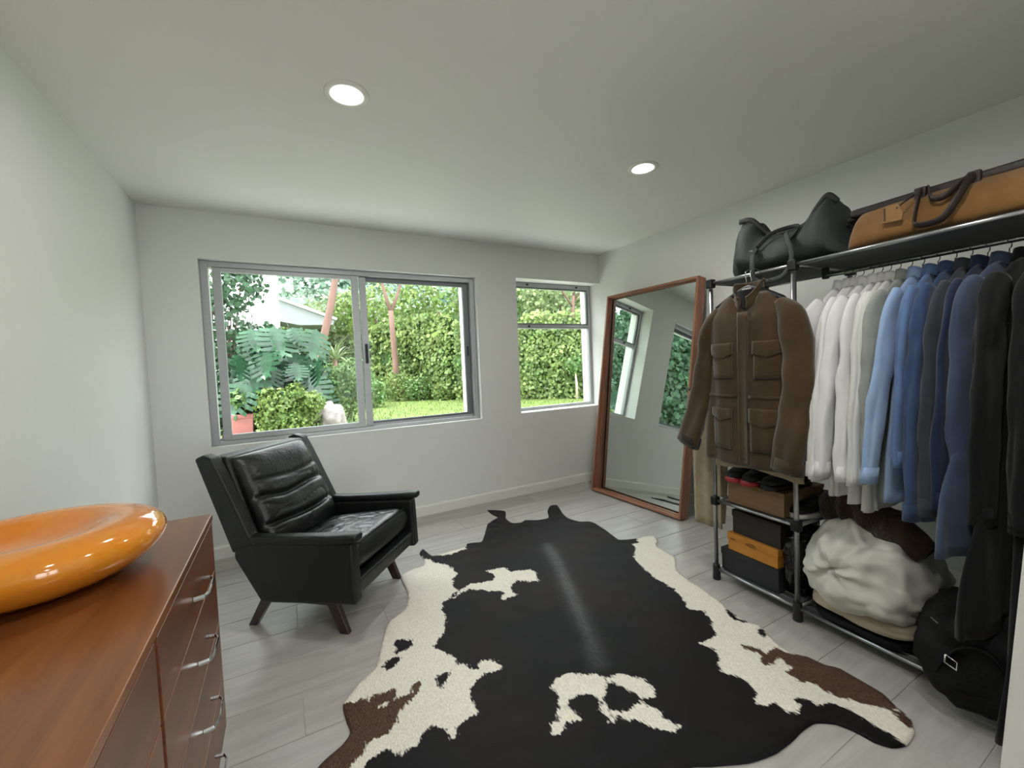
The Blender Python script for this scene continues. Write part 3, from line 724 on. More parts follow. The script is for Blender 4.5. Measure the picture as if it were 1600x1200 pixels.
def bar(name, a, b, r=.0085, m='steel'):
    a, b = Vector((a[1], -a[0], a[2])), Vector((b[1], -b[0], b[2]))
    return MB().tube([a, b], r, 10).build(name, m, rack, smooth=True)
for (ua, ub) in ((US[0], US[1]), (US[1], US[2])):
    for v in (0, RDEP):
        for z in ((.062, .455, .86, 1.24, RT_) if ua == 0 else (.062, RT_)):
            bar('bar', (ua+.012, v, z), (ub-.012, v, z))
for u in US:
    for z in (.062, .455, .86, 1.24, RT_):
        if u == US[2] and z not in (.062, RT_): continue
        bar('cross_bar', (u, .012, z), (u, RDEP-.012, z))
bar('hanging_rail', (US[1]+.012, .21, 1.625), (US[2]-.012, .21, 1.625), .0105)
for u in (US[1]+.02, US[2]-.02):
    MB().box(.2, .22, -u-.012, -u+.012, 1.61, RT_-.006).build('rail_bracket', 'black_plastic', rack, bevel=.002)
def shelf(ua, ub, z):
    sh = MB().box(.012, RDEP-.012, -ub+.02, -ua-.02, z-.0035, z-.0015).build('shelf_net', 'shelf_net', rack)
    first = None
    for k in range(9):
        v = .045+k*(RDEP-.09)/8
        if first is None: first = MB().tube([(0, -ua-.014, z+.0015), (0, -ub+.014, z+.0015)], .003, 6).build('shelf_wire', 'aludark', sh, smooth=True); o = first
        else: o = dup_part(first, sh)
        o.location = (v, 0, 0)
for z in (.062, .455, .86, 1.24, RT_): shelf(US[0], US[1], z)
for z in (.062, RT_): shelf(US[1], US[2], z)

# ------------------------------------------------------------------ garments
class Garment:
    """a hanging garment, local x = width, -y = front, z = 0 at the neck"""
    def __init__(s, root, L, hw_sh, hw_hem, hd, seed, fold=.010, hemwave=.015, neck=.062, tilt=0.0, drop=0.0):
        s.root, s.L, s.hs, s.hh, s.hd, s.seed, s.fold, s.hemwave, s.neck, s.tilt, s.drop = root, L, hw_sh, hw_hem, hd, seed, fold, hemwave, neck, tilt, drop
    def hw(s, z):
        d = -z
        if d < .115:
            t = max(0, d)/.115; return s.neck + (s.hs-s.neck)*(t**.62)
        t = (d-.115)/(s.L-.115); return s.hs + (s.hh-s.hs)*(t**1.2) - .012*math.sin(PI*min(1, t*1.3))
    def depth(s, z):
        d = -z
        return s.hd*(.55+.45*min(1, d/.12)) * (1 + .15*min(1, d/s.L))
    def ft(s, x, z, sg):
        d = min(1, max(0, -z-.1)/s.L); k = s.seed*1.37
        f = s.fold*d*(math.sin(x*38+k+2*z)+.6*math.sin(x*71+k*2.1)) + s.fold*1.2*nz(x*5+k, z*2.2, k)*min(1, -z/.2 if z < 0 else 0)
        return f + sg*s.fold*.5*nz(x*9, z*5, k+sg*3) + s.tilt*(-z)
    def surf(s, x, z, sg):
        w = s.hw(z); c = min(1, abs(x)/max(w, 1e-6))**(1/.75); return sg*s.depth(z)*max(0, 1-c*c)**.4 + s.ft(x, z, sg)
    def body(s, m, name='body', nz_=30, N=56):
        rings = []
        for k in range(nz_+1):
            z = -s.L*(k/nz_)**1.15
            w, dp = s.hw(z), s.depth(z); r = []
            for i in range(N):
                t = 2*PI*i/N; c, sn = math.cos(t), math.sin(t)
                x = w*math.copysign(abs(c)**.75, c); sg = 1 if sn >= 0 else -1
                y = dp*math.copysign(abs(sn)**.8, sn) + s.ft(x, z, sg*abs(sn))
                zz = z + (s.hemwave*math.cos(x/max(w, .01)*PI)*(k/nz_)**3)
                if sn < 0 and s.drop: zz -= s.drop*max(0, 1-(x/.075)**2)*max(0, 1+z/.22)
                r.append((x, y, zz))
            rings.append(r)
        return MB().loft(rings, False, False).build(name, m, s.root, smooth=True, solid=.0025)
    def sleeve(s, m, path, name='sleeve', N=24, cuff=None, cuffm=None):
        """path: list of (x, y, z, half width, half depth)"""
        P = []
        for i in range(len(path)-1):
            p0, p1, p2, p3 = [np.array(path[max(0, min(len(path)-1, i+q))]) for q in (-1, 0, 1, 2)]
            for j in range(6):
                t = j/6; P.append(.5*((2*p1)+(-p0+p2)*t+(2*p0-5*p1+4*p2-p3)*t*t+(-p0+3*p1-3*p2+p3)*t**3))
        P.append(np.array(path[-1]))
        rings = []
        for i, p in enumerate(P):
            t = P[min(i+1, len(P)-1)][:3]-P[max(i-1, 0)][:3]; t = Vector(t).normalized()
            b = Vector((0, 1, 0)); a = b.cross(t).normalized(); d = i/len(P); r = []
            for k in range(N):
                q = 2*PI*k/N; c, sn = math.cos(q), math.sin(q)
                f = 1+.14*math.sin(3*q+s.seed*1.7+p[2]*4)*min(1, d*3)+.16*min(1, d*2.5)*nz(c*1.2+s.seed*3, sn*1.2, p[2]*11)+.20*d*nz(c*1.5+s.seed, sn*1.5+p[0]*3, p[2]*5)+.05*math.sin(p[2]*40+s.seed)*math.sin(q*2)
                ya = p[4]*math.copysign(abs(sn)**.8, sn)*f + .25*s.fold*math.sin(p[2]*22+s.seed*2+c*2)
                r.append(Vector(p[:3]) + a*(p[3]*math.copysign(abs(c)**.85, c)*f) + b*ya)
            rings.append(r)
        o = MB().loft(rings, True, False).build(name, m, s.root, smooth=True, solid=.002)
        if cuff:
            e = P[-1]; t = Vector(P[-1][:3]-P[-3][:3]).normalized(); b = Vector((0, 1, 0)); a = b.cross(t).normalized(); rr = []
            for off in (-cuff, 0.002):
                rr.append([Vector(e[:3])+t*off + a*((e[3]+.0015)*math.copysign(abs(math.cos(2*PI*k/N))**.85, math.cos(2*PI*k/N))) + b*((e[4]+.0015)*math.copysign(abs(math.sin(2*PI*k/N))**.8, math.sin(2*PI*k/N))) for k in range(N)])
            MB().loft(rr, False, False).build('cuff', cuffm or m, o, smooth=True, solid=.004)
        return o
    def collar(s, m, r=.064, ry=.034, h=.036, spread=.014, fold=True, name='collar', cd=.020):
        prof = [(0, -.012), (.001, h)] + ([(.010, h+.003), (spread+.006, h*.3), (spread+.012, -.010)] if fold else [(.004, h+.004), (.007, h-.004)])
        def g(i, j):
            q = -PI/2 + .22 + i*(2*PI-.44); k = j*(len(prof)-1); a = int(min(k, len(prof)-2)); t = k-a
            o = prof[a][0]*(1-t)+prof[a+1][0]*t; z = prof[a][1]*(1-t)+prof[a+1][1]*t
            drop = cd*max(0, -math.sin(q))**1.5
            return ((r+o)*math.cos(q), (ry+o)*math.sin(q)+.004, z-drop)
        return MB().grid(g, 36, (len(prof)-1)*2).build(name, m, s.root, smooth=True, solid=.003)
    def patch(s, name, m, x0, x1, z1, zb, off=.004, sg=-1, nx=12, nzz=8, parent=None, solid=.003, top=None):
        """a piece of cloth lying on the body; zb is a number or fn(t)"""
        def g(i, j):
            x = x0+(x1-x0)*i; b = zb(i) if callable(zb) else zb; tz = top(i) if top else z1; z = tz+(b-tz)*j
            return (x, s.surf(x, z, sg)+sg*(off+.002*math.sin(PI*j)), z)
        return MB().grid(g, nx, nzz).build(name, m, parent or s.root, smooth=True, solid=solid)
    def buttons(s, m, xs_zs, r=.0055, sg=-1, parent=None):
        for x, z in xs_zs:
            y = s.surf(x, z, sg)+sg*.006
            MB().loft([[(x+rr*math.cos(2*PI*k/10), y+sg*dy, z+rr*math.sin(2*PI*k/10)) for k in range(10)] for rr, dy in ((r, 0), (r, .002), (r*.7, .003))]).build('button', m, parent or s.root)

def hanger(name, loc, rotz, label, half=.2, hook=.07, m='black_plastic', hookm='wire', drop=.055, thick=.006, group=None):
    h = empty(name, loc, rotz); mark(h, label, 'hanger', group)
    pts = [(-half, 0, -drop-.03), (-half*.6, 0, -drop*.62-.012), (-half*.2, 0, -.016), (0, 0, -.008), (half*.2, 0, -.016), (half*.6, 0, -drop*.62-.012), (half, 0, -drop-.03)]
    MB().tube(pts, thick, 8, flat=.8).build('shoulder_bar', m, h, smooth=True)
    hp = [(0, 0, -.012), (0, 0, hook-.028)]; R_ = .0155; cz = hook-.0125
    # the hook loops over the rail, in the plane of the shoulder bar
    for k in range(10):
        q = -.9 + k*(PI+.9)/9
        hp.append((R_*math.cos(q), 0, cz+R_*math.sin(q)))
    MB().tube(hp, .0016 if hookm == 'wire' else .0022, 6).build('hook', hookm, h, smooth=True)
    return h

# --- the row of shirts on the rail
RAIL_Z = 1.625
NECK = RAIL_Z + .0105 - .07 + .0 - .012
def shirt(u, m, label, seed, hname, L=.90, hs=.215, hh=.25, hd=.018, sl=.80, out=.045, swing=0.0, cat='shirt', name='shirt', v=.21, coll='fold', cuff=.06, btn='button', group='shirts on the rack rail', vis=True, hl=None, slw=.05, bm=None):
    jr = random.Random(seed); rot = math.radians(jr.uniform(-5, 5)); 
    p = RW(u, v, RAIL_Z-.072)
    r = empty(name, p, RA+rot); mark(r, label, cat, group)
    g = Garment(r, L, hs, hh, hd, seed, fold=.008, hemwave=.02)
    g.body(m)
    for sg in (-1, 1):
        o_ = out if sg < 0 else .02
        path = [(sg*(hs-.035), 0, -.075, .035, hd*.9), (sg*(hs+.012), 0, -.16, slw+.006, hd), (sg*(hs+.022+o_*.3), swing*.2, -.34, slw+.002, hd*1.05), (sg*(hs+.020+o_*.7), swing*.55, -.56, slw-.005, hd*1.0), (sg*(hs+.010+o_), swing, -sl, slw-.015, hd*.95)]
        g.sleeve(m, path, cuff=cuff)
    if coll: g.collar(m, r=.056, ry=.022, h=.03 if coll == 'fold' else .022, spread=.008, fold=(coll == 'fold'))
    g.patch('placket', m, -.014, .014, -.03, -L*.97, off=.003)
    if btn: g.buttons(btn, [(0, -.09-.105*k) for k in range(int((L-.12)/.105)+1)])
    hh_ = hanger('clothes_hanger', p, RA+rot, hl, half=hs-.03, hook=.0725, drop=.045, thick=.005, group='hangers on the rack rail')
    return r, g

WH = 'white long-sleeved shirt on the rack rail, '
row = [
 (.556, 'white_cotton', WH+'nearest the brown jacket with its sleeve hanging free', .84, .77, .055, .0),
 (.586, 'white_cotton', WH+'second from the brown jacket', .88, .82, .10, .012),
 (.614, 'white_cotton2', WH+'third from the brown jacket', .885, .81, .10, .01),
 (.650, 'white_cotton', WH+'fourth from the brown jacket, broad smooth sleeve', .88, .80, .11, .006),
 (.684, 'white_cotton', WH+'fifth from the brown jacket', .90, .81, .085, .0),
 (.714, 'white_cotton2', WH+'sixth from the brown jacket, creased at the hem', .915, .82, .08, .0),
 (.745, 'white_cotton2', WH+'last white one before the grey linen shirt', .92, .81, .07, -.004),
 (.782, 'grey_linen', 'pale grey linen shirt hanging between the white and light blue shirts', .90, .79, .06, .0),
 (.820, 'sky_cotton', 'light blue cotton shirt with its cuff swung forward on the rail', .86, .79, .11, .025),
 (.866, 'blue_cotton', 'mid blue buttoned shirt beside the light blue shirt', .885, .72, .07, .0),
 (.914, 'denim', 'denim blue shirt with long hanging sleeve in the rack row', .90, .90, .09, .0),
 (.957, 'charcoal', 'charcoal grey shirt between the denim and navy ones', .90, .87, .09, .0),
 (1.0, 'navy2', 'deep navy blue shirt next to the slate coat', .92, .84, .08, .0)]
for i, (u, m, lab, L, sl, out, sw) in enumerate(row):
    colour = {'white_cotton': 'white', 'white_cotton2': 'white', 'grey_linen': 'grey linen', 'sky_cotton': 'light blue', 'blue_cotton': 'mid blue', 'denim': 'denim blue', 'charcoal': 'charcoal', 'navy2': 'deep navy'}[m]
    ordw = ('first', 'second', 'third', 'fourth', 'fifth', 'sixth', 'seventh')
    hl = ('hanger under the %s white shirt counted from the brown jacket' % ordw[i]) if i < 7 else 'hanger holding the %s shirt on the rail' % colour
    r_, g_ = shirt(u, m, lab, i+1, None, L=L, sl=sl, out=out, swing=sw, hl=hl, btn='button' if i < 10 else 'btn_dark')
# heavier coats at the near end
coat_kw = dict(cat='coat', name='hanging_coat', group='coats at the end of the rack rail', coll='fold', btn=None)
shirt(1.052, 'slate', 'slate blue wool coat hanging in front of the black coats', 31, None, L=.96, hs=.235, hh=.415, hd=.024, sl=.74, out=.03, slw=.060, hl='hanger holding the slate blue wool coat', **coat_kw)
shirt(1.105, 'black_cloth', 'black knee-length coat next to the slate blue coat', 32, None, L=1.20, hs=.24, hh=.42, hd=.024, sl=.86, out=.05, slw=.06, hl='hanger holding the black knee-length coat', **coat_kw)
shirt(1.165, 'black_cloth', 'long black coat reaching almost to the floor', 33, None, L=1.46, hs=.24, hh=.43, hd=.024, sl=.86, out=.05, slw=.06, hl='hanger holding the long black coat', **coat_kw)
shirt(1.225, 'navy', 'navy black coat at the very end of the rail by the wall end', 34, None, L=1.46, hs=.24, hh=.43, hd=.024, sl=.86, out=.05, slw=.06, hl='hanger holding the navy black coat at the rail end', **coat_kw)

# --- brown jacket hooked on the front bar, facing the room
JZ = 1.572
jp = RW(.285, -.085, JZ); jr_ = RA-PI/2
jk = empty('suede_jacket', jp, jr_); mark(jk, 'brown suede field jacket with four flap pockets hung on the front of the rack', 'jacket')
g = Garment(jk, .845, .215, .258, .050, 7, fold=.008, hemwave=-.004, neck=.066, drop=.085)
g.body('suede', N=72, nz_=36)
g.sleeve('suede', [(-.150, .0, -.072, .028, .03), (-.205, -.002, -.15, .052, .04), (-.245, -.006, -.33, .056, .038), (-.285, -.010, -.55, .056, .034), (-.372, -.012, -.80, .062, .030)], cuff=.055, cuffm='suede_dark')
g.sleeve('suede', [(.150, .0, -.072, .028, .03), (.208, -.008, -.15, .054, .042), (.246, -.022, -.33, .059, .040), (.246, -.040, -.55, .059, .036), (.215, -.058, -.83, .062, .032)], cuff=.055)
g.collar('suede', r=.070, ry=.044, h=.046, fold=False, name='stand_collar', cd=.082)
g.patch('placket', 'suede', -.022, .034, -.10, -.83, off=.006, nx=8, nzz=26, solid=.004)
def flap(x0, x1, z1, zb0, dip): return g.patch('pocket_flap', 'suede', x0, x1, z1, lambda t: zb0-dip*(1-abs(2*t-1)), off=.012, solid=.005)
for x0_, x1_, zt, zb_ in ((-.175, -.045, -.25, -.30), (.06, .188, -.25, -.302), (-.18, -.05, -.575, -.612), (.045, .185, -.565, -.625)):
    ht = .17 if zt > -.4 else .20
    pk = g.patch('pocket', 'suede', x0_+.006, x1_-.006, zt, zt-ht, off=.006, solid=.004)
    f_ = flap(x0_, x1_, zt+.006, zb_, .022)
g.patch('waist_seam', 'suede', -.235, -.03, -.50, -.512, off=.004)
g.patch('waist_seam', 'suede', .04, .235, -.50, -.512, off=.004)
nl = MB(); nl.prism([(-.030, -.085), (.030, -.085), (.028, -.06), (-.028, -.06)], .018, .021, 'y'); nl.build('neck_label', 'black_cloth', jk)
li = MB().lathe([(.060, 0), (.055, -.03), (.05, -.09)], 24).build('neck_lining', 'lining', jk, smooth=True); li.scale = (1, .6, 1)
jh = empty('coat_hanger', jp, jr_); mark(jh, 'broad black plastic coat hanger with chrome hook inside the brown jacket', 'hanger')
sb = MB(); rings = []
for k in range(15):
    t = -1+2*k/14; x = .17*t; z = .012-.070*abs(t)**1.4; hz_ = .026-.010*abs(t); dy = .010+.012*abs(t)
    rings.append([(x, dy*math.cos(q), z+hz_*math.sin(q)*.8) for q in [2*PI*i/12 for i in range(12)]])
sb.loft(rings).build('shoulder_bar', 'black_plastic', jh, smooth=True)
MB().box(-.024, .024, -.0135, -.0125, .010, .017).build('printed_name', 'label_white', jh)
for dx in (-.012, .014):
    hk = [(dx, 0, .025), (dx+.004, 0, .055), (dx, -.004, .075), (dx-.002, .004, .098), (dx-.002, .026, .1085), (dx-.001, .052, .1075), (dx, .066, .100), (dx, .070, .085)]
    MB().tube(hk, .0022, 8).build('hook', 'chrome', jh, smooth=True)

# --- khaki clothes behind the jacket
ks = empty('khaki_shirt', RW(.25, -.0, 1.55), jr_); mark(ks, 'khaki cotton shirt hanging behind the brown jacket with its hem showing', 'shirt')
gk = Garment(ks, .875, .19, .235, .022, 12, fold=.006, hemwave=.012); gk.body('khaki')
gk.patch('placket', 'khaki', -.015, .015, -.03, -.85, off=.003); gk.collar('khaki', r=.05, ry=.024, h=.02)
def trousers(u0, u1, v, ztop, zbot, m, label, seed, name='hanging_trousers'):
    uc = (u0+u1)/2; w = (u1-u0)/2
    t = empty(name, RW(uc, v, ztop), jr_); mark(t, label, 'trousers', 'trousers at the end of the rack')
    L = ztop-zbot
    for q in (0, 1):
        rings = []
        for k in range(17):
            z = -L*k/16; r = []
            ww = w*(.80+.20*math.sin(k/16*2.0+q))
            for i in range(28):
                a = 2*PI*i/28; c, sn = math.cos(a), math.sin(a)
                x = ww*math.copysign(abs(c)**.7, c)+q*.012; f = .011*math.sin(x*70+seed+q*2)*min(1, k/5) + .012*nz(x*6+seed, z*3, q)
                r.append((x, .013*math.copysign(abs(sn)**.8, sn)+f+q*.034, z+.014*nz(x*5, q, seed)*(k/16)+q*.03))
            rings.append(r)
        MB().loft(rings, True, False).build('leg', m, t, smooth=True, solid=.002)
    MB().box(-w*.95, w*.95, -.02, .055, -.03, .012).build('folded_top', m, t, bevel=.008)
    return t
trousers(-.205, .0, .06, 1.06, .27, 'khaki', 'khaki cotton trousers hanging at the mirror end of the rack', 3)
trousers(-.262, -.165, .12, 1.05, .30, 'taupe', 'taupe trousers hanging behind the khaki ones beside the mirror', 5)
for nm, uu, vv, zz, hl in (('trouser_hanger', -.10, .09, 1.07, 'hanger carrying the khaki trousers at the rack end'), ('trouser_hanger', -.21, .14, 1.06, 'hanger carrying the taupe trousers at the rack end')):
    th = empty(nm, RW(uu, vv, zz), jr_); mark(th, hl, 'hanger')
    MB().tube([(-.09, 0, .004), (.09, 0, .004)], .005, 6).build('trouser_bar', 'black_plastic', th, smooth=True)
    MB().tube([(0, 0, .004), (0, 0, .06), (-uu*.6, 0, .12), (-uu, 0, .165), (-uu, 0, 1.2505-zz)], .002, 6).build('hook', 'wire', th, smooth=True)

# ------------------------------------------------------------------ soft goods and boxes on the shelves
def softbox(c, s, p=3.0, amp=.01, freq=6, seed=0, nu=48, nv=28, ridge=0.0, rfreq=4, fn=None):
    mb = MB(); rings = []
    for j in range(nv+1):
        ph = -PI/2+PI*j/nv; r = []
        for i in range(nu):
            th = 2*PI*i/nu
            d = Vector((math.cos(ph)*math.cos(th), math.cos(ph)*math.sin(th), math.sin(ph)))
            k = (abs(d.x)**p+abs(d.y)**p+abs(d.z)**p)**(-1/p); q = d*k
            h = amp*nz(q.x+seed, q.y, q.z, freq*.35) + amp*.4*nz(q.x, q.y+seed, q.z, freq)
            if ridge: h += ridge*(1-min(1, abs(nz(q.x*1.0+seed*2, q.y, q.z, rfreq*.3))*5)) - ridge*.5*(1-min(1, abs(nz(q.x, q.y+seed*3, q.z, rfreq*.45))*6))
            w = Vector((q.x*s[0], q.y*s[1], q.z*s[2])); w = w + d*h
            if fn: w = fn(w, q)
            r.append((c[0]+w.x, c[1]+w.y, c[2]+w.z))
        rings.append(r)
    mb.loft(rings, True, True)
    return mb

def carton(name, m, label, u0, u1, v0, v1, z0, z1, lid=.03, lidm=None, rot=0.0, logo=False):
    b = rk(name, (u0+u1)/2, (v0+v1)/2, z0, rot); mark(b, label, 'box', 'shoe boxes on the rack')
    hu, hv, h = (u1-u0)/2, (v1-v0)/2, z1-z0
    MB().box(-hv, hv, -hu, hu, 0, h-lid).build('box_body', m, b, bevel=.0015)
    l = MB().box(-hv-.003, hv+.003, -hu-.003, hu+.003, h-lid-.006, h).build('lid', lidm or m, b, bevel=.0015)
    if logo:
        lg = MB()
        for k in range(3):
            rr = [( -hv-.0036, .030*math.cos(q)*(1-.25*k), h-lid*.55-.012+.009*math.sin(q)*(1-.3*k)) for q in [2*PI*i/20 for i in range(21)]]
            lg.tube(rr, .0008, 4, cap=False)
        lg.build('printed_logo', 'print', l)
        pr = MB()
        for k in range(4): pr.box(-hv-.0034, -hv-.003, hu-.045+.008*k, hu-.040+.008*k, h-lid-.002, h-lid+.006)
        pr.build('printed_letters', 'print', l)
    return b
SH = .0675
carton('shoe_box', 'grey_card', 'charcoal shoe box at the bottom of the stack on the lowest shelf', .015, .335, .025, .36, SH, .190, rot=.02)
carton('shoe_box', 'orange_card', 'orange shoe box with an oval printed logo in the middle of the stack', .055, .335, .03, .33, .191, .288, lid=.034, logo=True)
carton('shoe_box', 'dark_card', 'dark brown shoe box on top of the orange one', .075, .345, .045, .36, .289, .415, lid=.03, rot=-.02)
tb = rk('cardboard_box', .215, .19, .4595); mark(tb, 'plain brown cardboard box on the middle rack shelf', 'box', 'shoe boxes on the rack')
MB().box(-.16, .16, -.155, .155, 0, .118).build('box_body', 'cardboard', tb, bevel=.0015)
MB().box(-.163, .163, -.158, .158, .104, .122).build('lid', 'cardboard', tb, bevel=.0015)
carton('storage_box', 'black_cloth', 'black fabric storage box on the upper rack shelf behind the brown jacket', .10, .43, .10, .42, 1.2455, 1.43, lid=.05)

def shoe(u, v, z, rot, m, solem, toem, label, group, L=.28):
    s_ = empty('shoe', RW(u, v, z), RA+rot); mark(s_, label, 'shoe', group)
    def sec(t):                       # half width, height, heel at t=0 toe at t=1 ; toe points to -x
        w = .034+.012*math.sin(PI*min(1, t*1.05))**.8+(.006 if t > .55 else 0); h = .085*(1-.62*max(0, (t-.25)/.75)**.7)
        if t > .93: k = (1-t)/.07; w *= .55+.45*k; h *= .7+.3*k
        if t < .05: w *= .8
        return w, h
    rings = []; soles = []
    for k in range(21):
        t = k/20; w, h = sec(t); x = (.5-t)*L
        rings.append([(x, w*math.copysign(abs(math.cos(q))**.8, math.cos(q))*(1 if math.sin(q) < .3 else .92), .022+h*.5+h*.5*math.copysign(abs(math.sin(q))**.7, math.sin(q))) for q in [2*PI*i/20 for i in range(20)]])
        soles.append([(x*1.03, (w+.004)*math.copysign(abs(math.cos(q))**.6, math.cos(q)), .013+.013*math.copysign(abs(math.sin(q))**.4, math.sin(q))) for q in [2*PI*i/16 for i in range(16)]])
    MB().loft(rings).build('upper', m, s_, smooth=True)
    so_ = MB().loft(soles).build('sole', solem, s_, smooth=True)
    if toem:
        MB().loft([[(p[0]*1.012, p[1]*1.05, p[2]*1.0-.0002) for p in r_] for r_ in soles[17:]]).build('toe_bumper', toem, so_, smooth=True)
    MB().lathe([(.022, .0), (.026, .004), (.022, .010)], 16, c=(.085, 0, .098)).build('opening', 'lining', s_, smooth=True)
    for k in range(4):
        x = .02-.028*k; t = .5-x/L; w, h = sec(t)
        MB().tube([(x, -w*.55, .020+h*.93), (x, 0, .026+h), (x, w*.55, .020+h*.93)], .0028, 6).build('lace', 'black_cloth', s_, smooth=True)
    return s_
shoe(.085, .14, .582, .15, 'shoe', 'white_rubber', 'red_rubber', 'black sneaker with red toe bumper nearest the rack end on the cardboard box', 'shoes on the cardboard box')
shoe(.190, .14, .582, .02, 'shoe', 'white_rubber', 'red_rubber', 'black sneaker with red toe bumper in the middle of the cardboard box', 'shoes on the cardboard box')
shoe(.305, .15, .582, -.1, 'shoe', 'black_plastic', None, 'all-black shoe beside the sneakers on the cardboard box', 'shoes on the cardboard box')
shoe(.405, .20, .4595, -.15, 'shoe', 'white_rubber', None, 'black shoe with pale sole squeezed beside the cardboard box', 'shoes on the cardboard box', L=.26)

pb = softbox((0, 0, .17), (.15, .052, .165), 2.6, .02, 9, 3, ridge=.014, rfreq=9).build('plastic_bag', 'black_poly', None, smooth=True, loc=RW(.392, .18, SH), rotz=RA)
mark(pb, 'crumpled black plastic bag squeezed between the shoe boxes and the rack post', 'bag')
flat = softbox((0, 0, .022), (.20, .19, .022), 4, .006, 8, 5).build('folded_bag', 'black_nylon', None, smooth=True, loc=RW(.675, .19, SH), rotz=RA)
mark(flat, 'flat folded black nylon bag under the white bundle', 'bag')
bc = softbox((0, 0, .035), (.215, .20, .035), 4, .008, 5, 8).build('beige_cushion', 'beige', None, smooth=True, loc=RW(.68, .19, SH+.046), rotz=RA)
mark(bc, 'beige canvas cushion beneath the white bundle', 'cushion')
def bundle_fn(w, q):
    x, y, z = w
    z2 = z + .03*nz(q.x*.9, q.y*1.2, 4) - .05*max(0, -q.y-.2)**2*(1)      # sags towards the far end
    if q.x < .3:
        dy, dz = q.y-.18, q.z-.12; rad = math.hypot(dy, dz); ang = math.atan2(dz, dy)
        k = min(1, (.3-q.x)*1.5)
        x -= k*(.020*math.sin(4*ang+5*rad+.6)*math.exp(-rad*1.1) + .012*math.sin(9*ang-3*rad)*math.exp(-rad*1.6) - .03*math.exp(-(rad/.16)**2))
    return Vector((x, y, z2))
wb_root = empty('white_bundle', RW(.675, .17, SH+.06), RA); mark(wb_root, 'big crumpled white pillow bundle on the lower rack shelf', 'pillow')
softbox((0, 0, .195), (.262, .225, .195), 2.3, .035, 4, 11, 130, 90, ridge=.010, rfreq=4.5, fn=bundle_fn).build('pillow_body', 'pillow', wb_root, smooth=True)
def arch(name, m, pts, rad, label, cat, flat=.6, n=20):
    mb = MB(); P = [Vector(RW(*p)) for p in pts]; Q = []
    for i in range(len(P)-1):
        for j in range(6):
            t = j/6; p0, p1, p2, p3 = [P[max(0, min(len(P)-1, i+q))] for q in (-1, 0, 1, 2)]
            Q.append(.5*((2*p1)+(-p0+p2)*t+(2*p0-5*p1+4*p2-p3)*t*t+(-p0+3*p1-3*p2+p3)*t**3))
    Q.append(P[-1]); rr = [rad*(.35+.65*math.sin(PI*min(1, max(0, (k+2)/(len(Q)+3))))**.5)*(1+.22*nz(k*.5, 1, 2)) for k in range(len(Q))]
    base = Q[0].copy()
    mb.tube([p-base for p in Q], rr, n, flat=flat); v2 = []
    for p in mb.v:
        q = Vector(p); h = .012*nz(q.x, q.y, q.z, 14)+.006*nz(q.x, q.y, q.z, 40); v2.append((q.x+h, q.y+h*.5, q.z+h))
    mb.v = v2
    o = mb.build(name, m, smooth=True, loc=base); mark(o, label, cat); return o
fur = arch('shearling_coat', 'fur', [(.45, .22, .50), (.54, .17, .545), (.66, .13, .555), (.78, .10, .525), (.87, .10, .46)], .085, 'dark brown shearling coat rolled up on top of the white bundle', 'coat', flat=.62)
bgk = rk('duffel_bag', 1.085, .20, SH); mark(bgk, 'black nylon duffel bag on the bottom shelf under the coats', 'bag')
softbox((-.07, 0, .155), (.25, .20, .155), 3.2, .03, 6, 21, ridge=.010, fn=lambda w, q: Vector((w.x-.03*max(0, -q.z)*(q.x < 0), w.y, w.z-(.06*max(0, -q.x)**2 if q.z < 0 else 0)))).build('bag_body', 'black_nylon', bgk, smooth=True)
MB().strap([(-.31, .11, .06), (-.322, .05, .19), (-.322, -.03, .22), (-.31, -.11, .10)], .012, 8, flat=.3).build('strap', 'black_nylon', bgk, smooth=True)
MB().tube([(-.328, .075, .16), (-.334, .075, .135), (-.334, .045, .125), (-.33, .045, .15), (-.328, .075, .16)], .003, 6).build('buckle', 'chrome', bgk, smooth=True)
MB().tube([(-.28, .13, .245), (-.312, .06, .225), (-.312, -.03, .22), (-.30, -.10, .225)], .0025, 6).build('zip', 'chrome', bgk, smooth=True)

# ------------------------------------------------------------------ bags on top of the rack
TZ = RT_+.0085
def profile(tab, x):
    for (a, b), (c, d) in zip(tab[:-1], tab[1:]):
        if a <= x <= c: t = (x-a)/(c-a); t = t*t*(3-2*t); return b+(d-b)*t
    return tab[-1][1] if x > tab[-1][0] else tab[0][1]
gb = rk('leather_tote', .34, .20, TZ); mark(gb, 'dark green leather holdall slumped on top of the rack', 'bag', 'bags on top of the rack')
topt = [(-.29, .16), (-.262, .315), (-.20, .30), (-.12, .205), (-.04, .19), (.06, .195), (.12, .26), (.165, .295), (.215, .245), (.225, .13), (.265, .06), (.30, .02)]
rings = []
for k in range(41):
    u = -.29+.585*k/40; h = profile(topt, u); r = []
    wv_ = .165*(1-.55*max(0, (abs(u+.0)-.22)/.08)) if abs(u) > .22 else .165
    for i in range(32):
        q = 2*PI*i/32; c, sn = math.cos(q), math.sin(q)
        z = h*.5+h*.5*math.copysign(abs(sn)**.75, sn); t = z/max(h, .01)
        pinch = 1-.62*max(0, t-.25)**1.1*(1 if h > .15 else .6)
        v = wv_*pinch*math.copysign(abs(c)**.7, c) + .010*nz(u*9, c*2, sn*2)+ .006*nz(u*20, c*3, z*20)
        r.append((v, -u, max(0.0, z)+(.006*nz(u*14, v*14, 1) if t > .3 else 0)))
    rings.append(r)
MB().loft(rings).build('bag_body', 'green_leather', gb, smooth=True)
MB().strap([(-.05, .27, .318), (-.045, .20, .305), (-.03, .12, .21), (-.03, .04, .197), (-.03, -.06, .203), (-.035, -.12, .268), (-.04, -.165, .302), (-.04, -.205, .26)], [.014]*8, 10, flat=.45).build('mouth_edge', 'green_dark', gb, smooth=True)
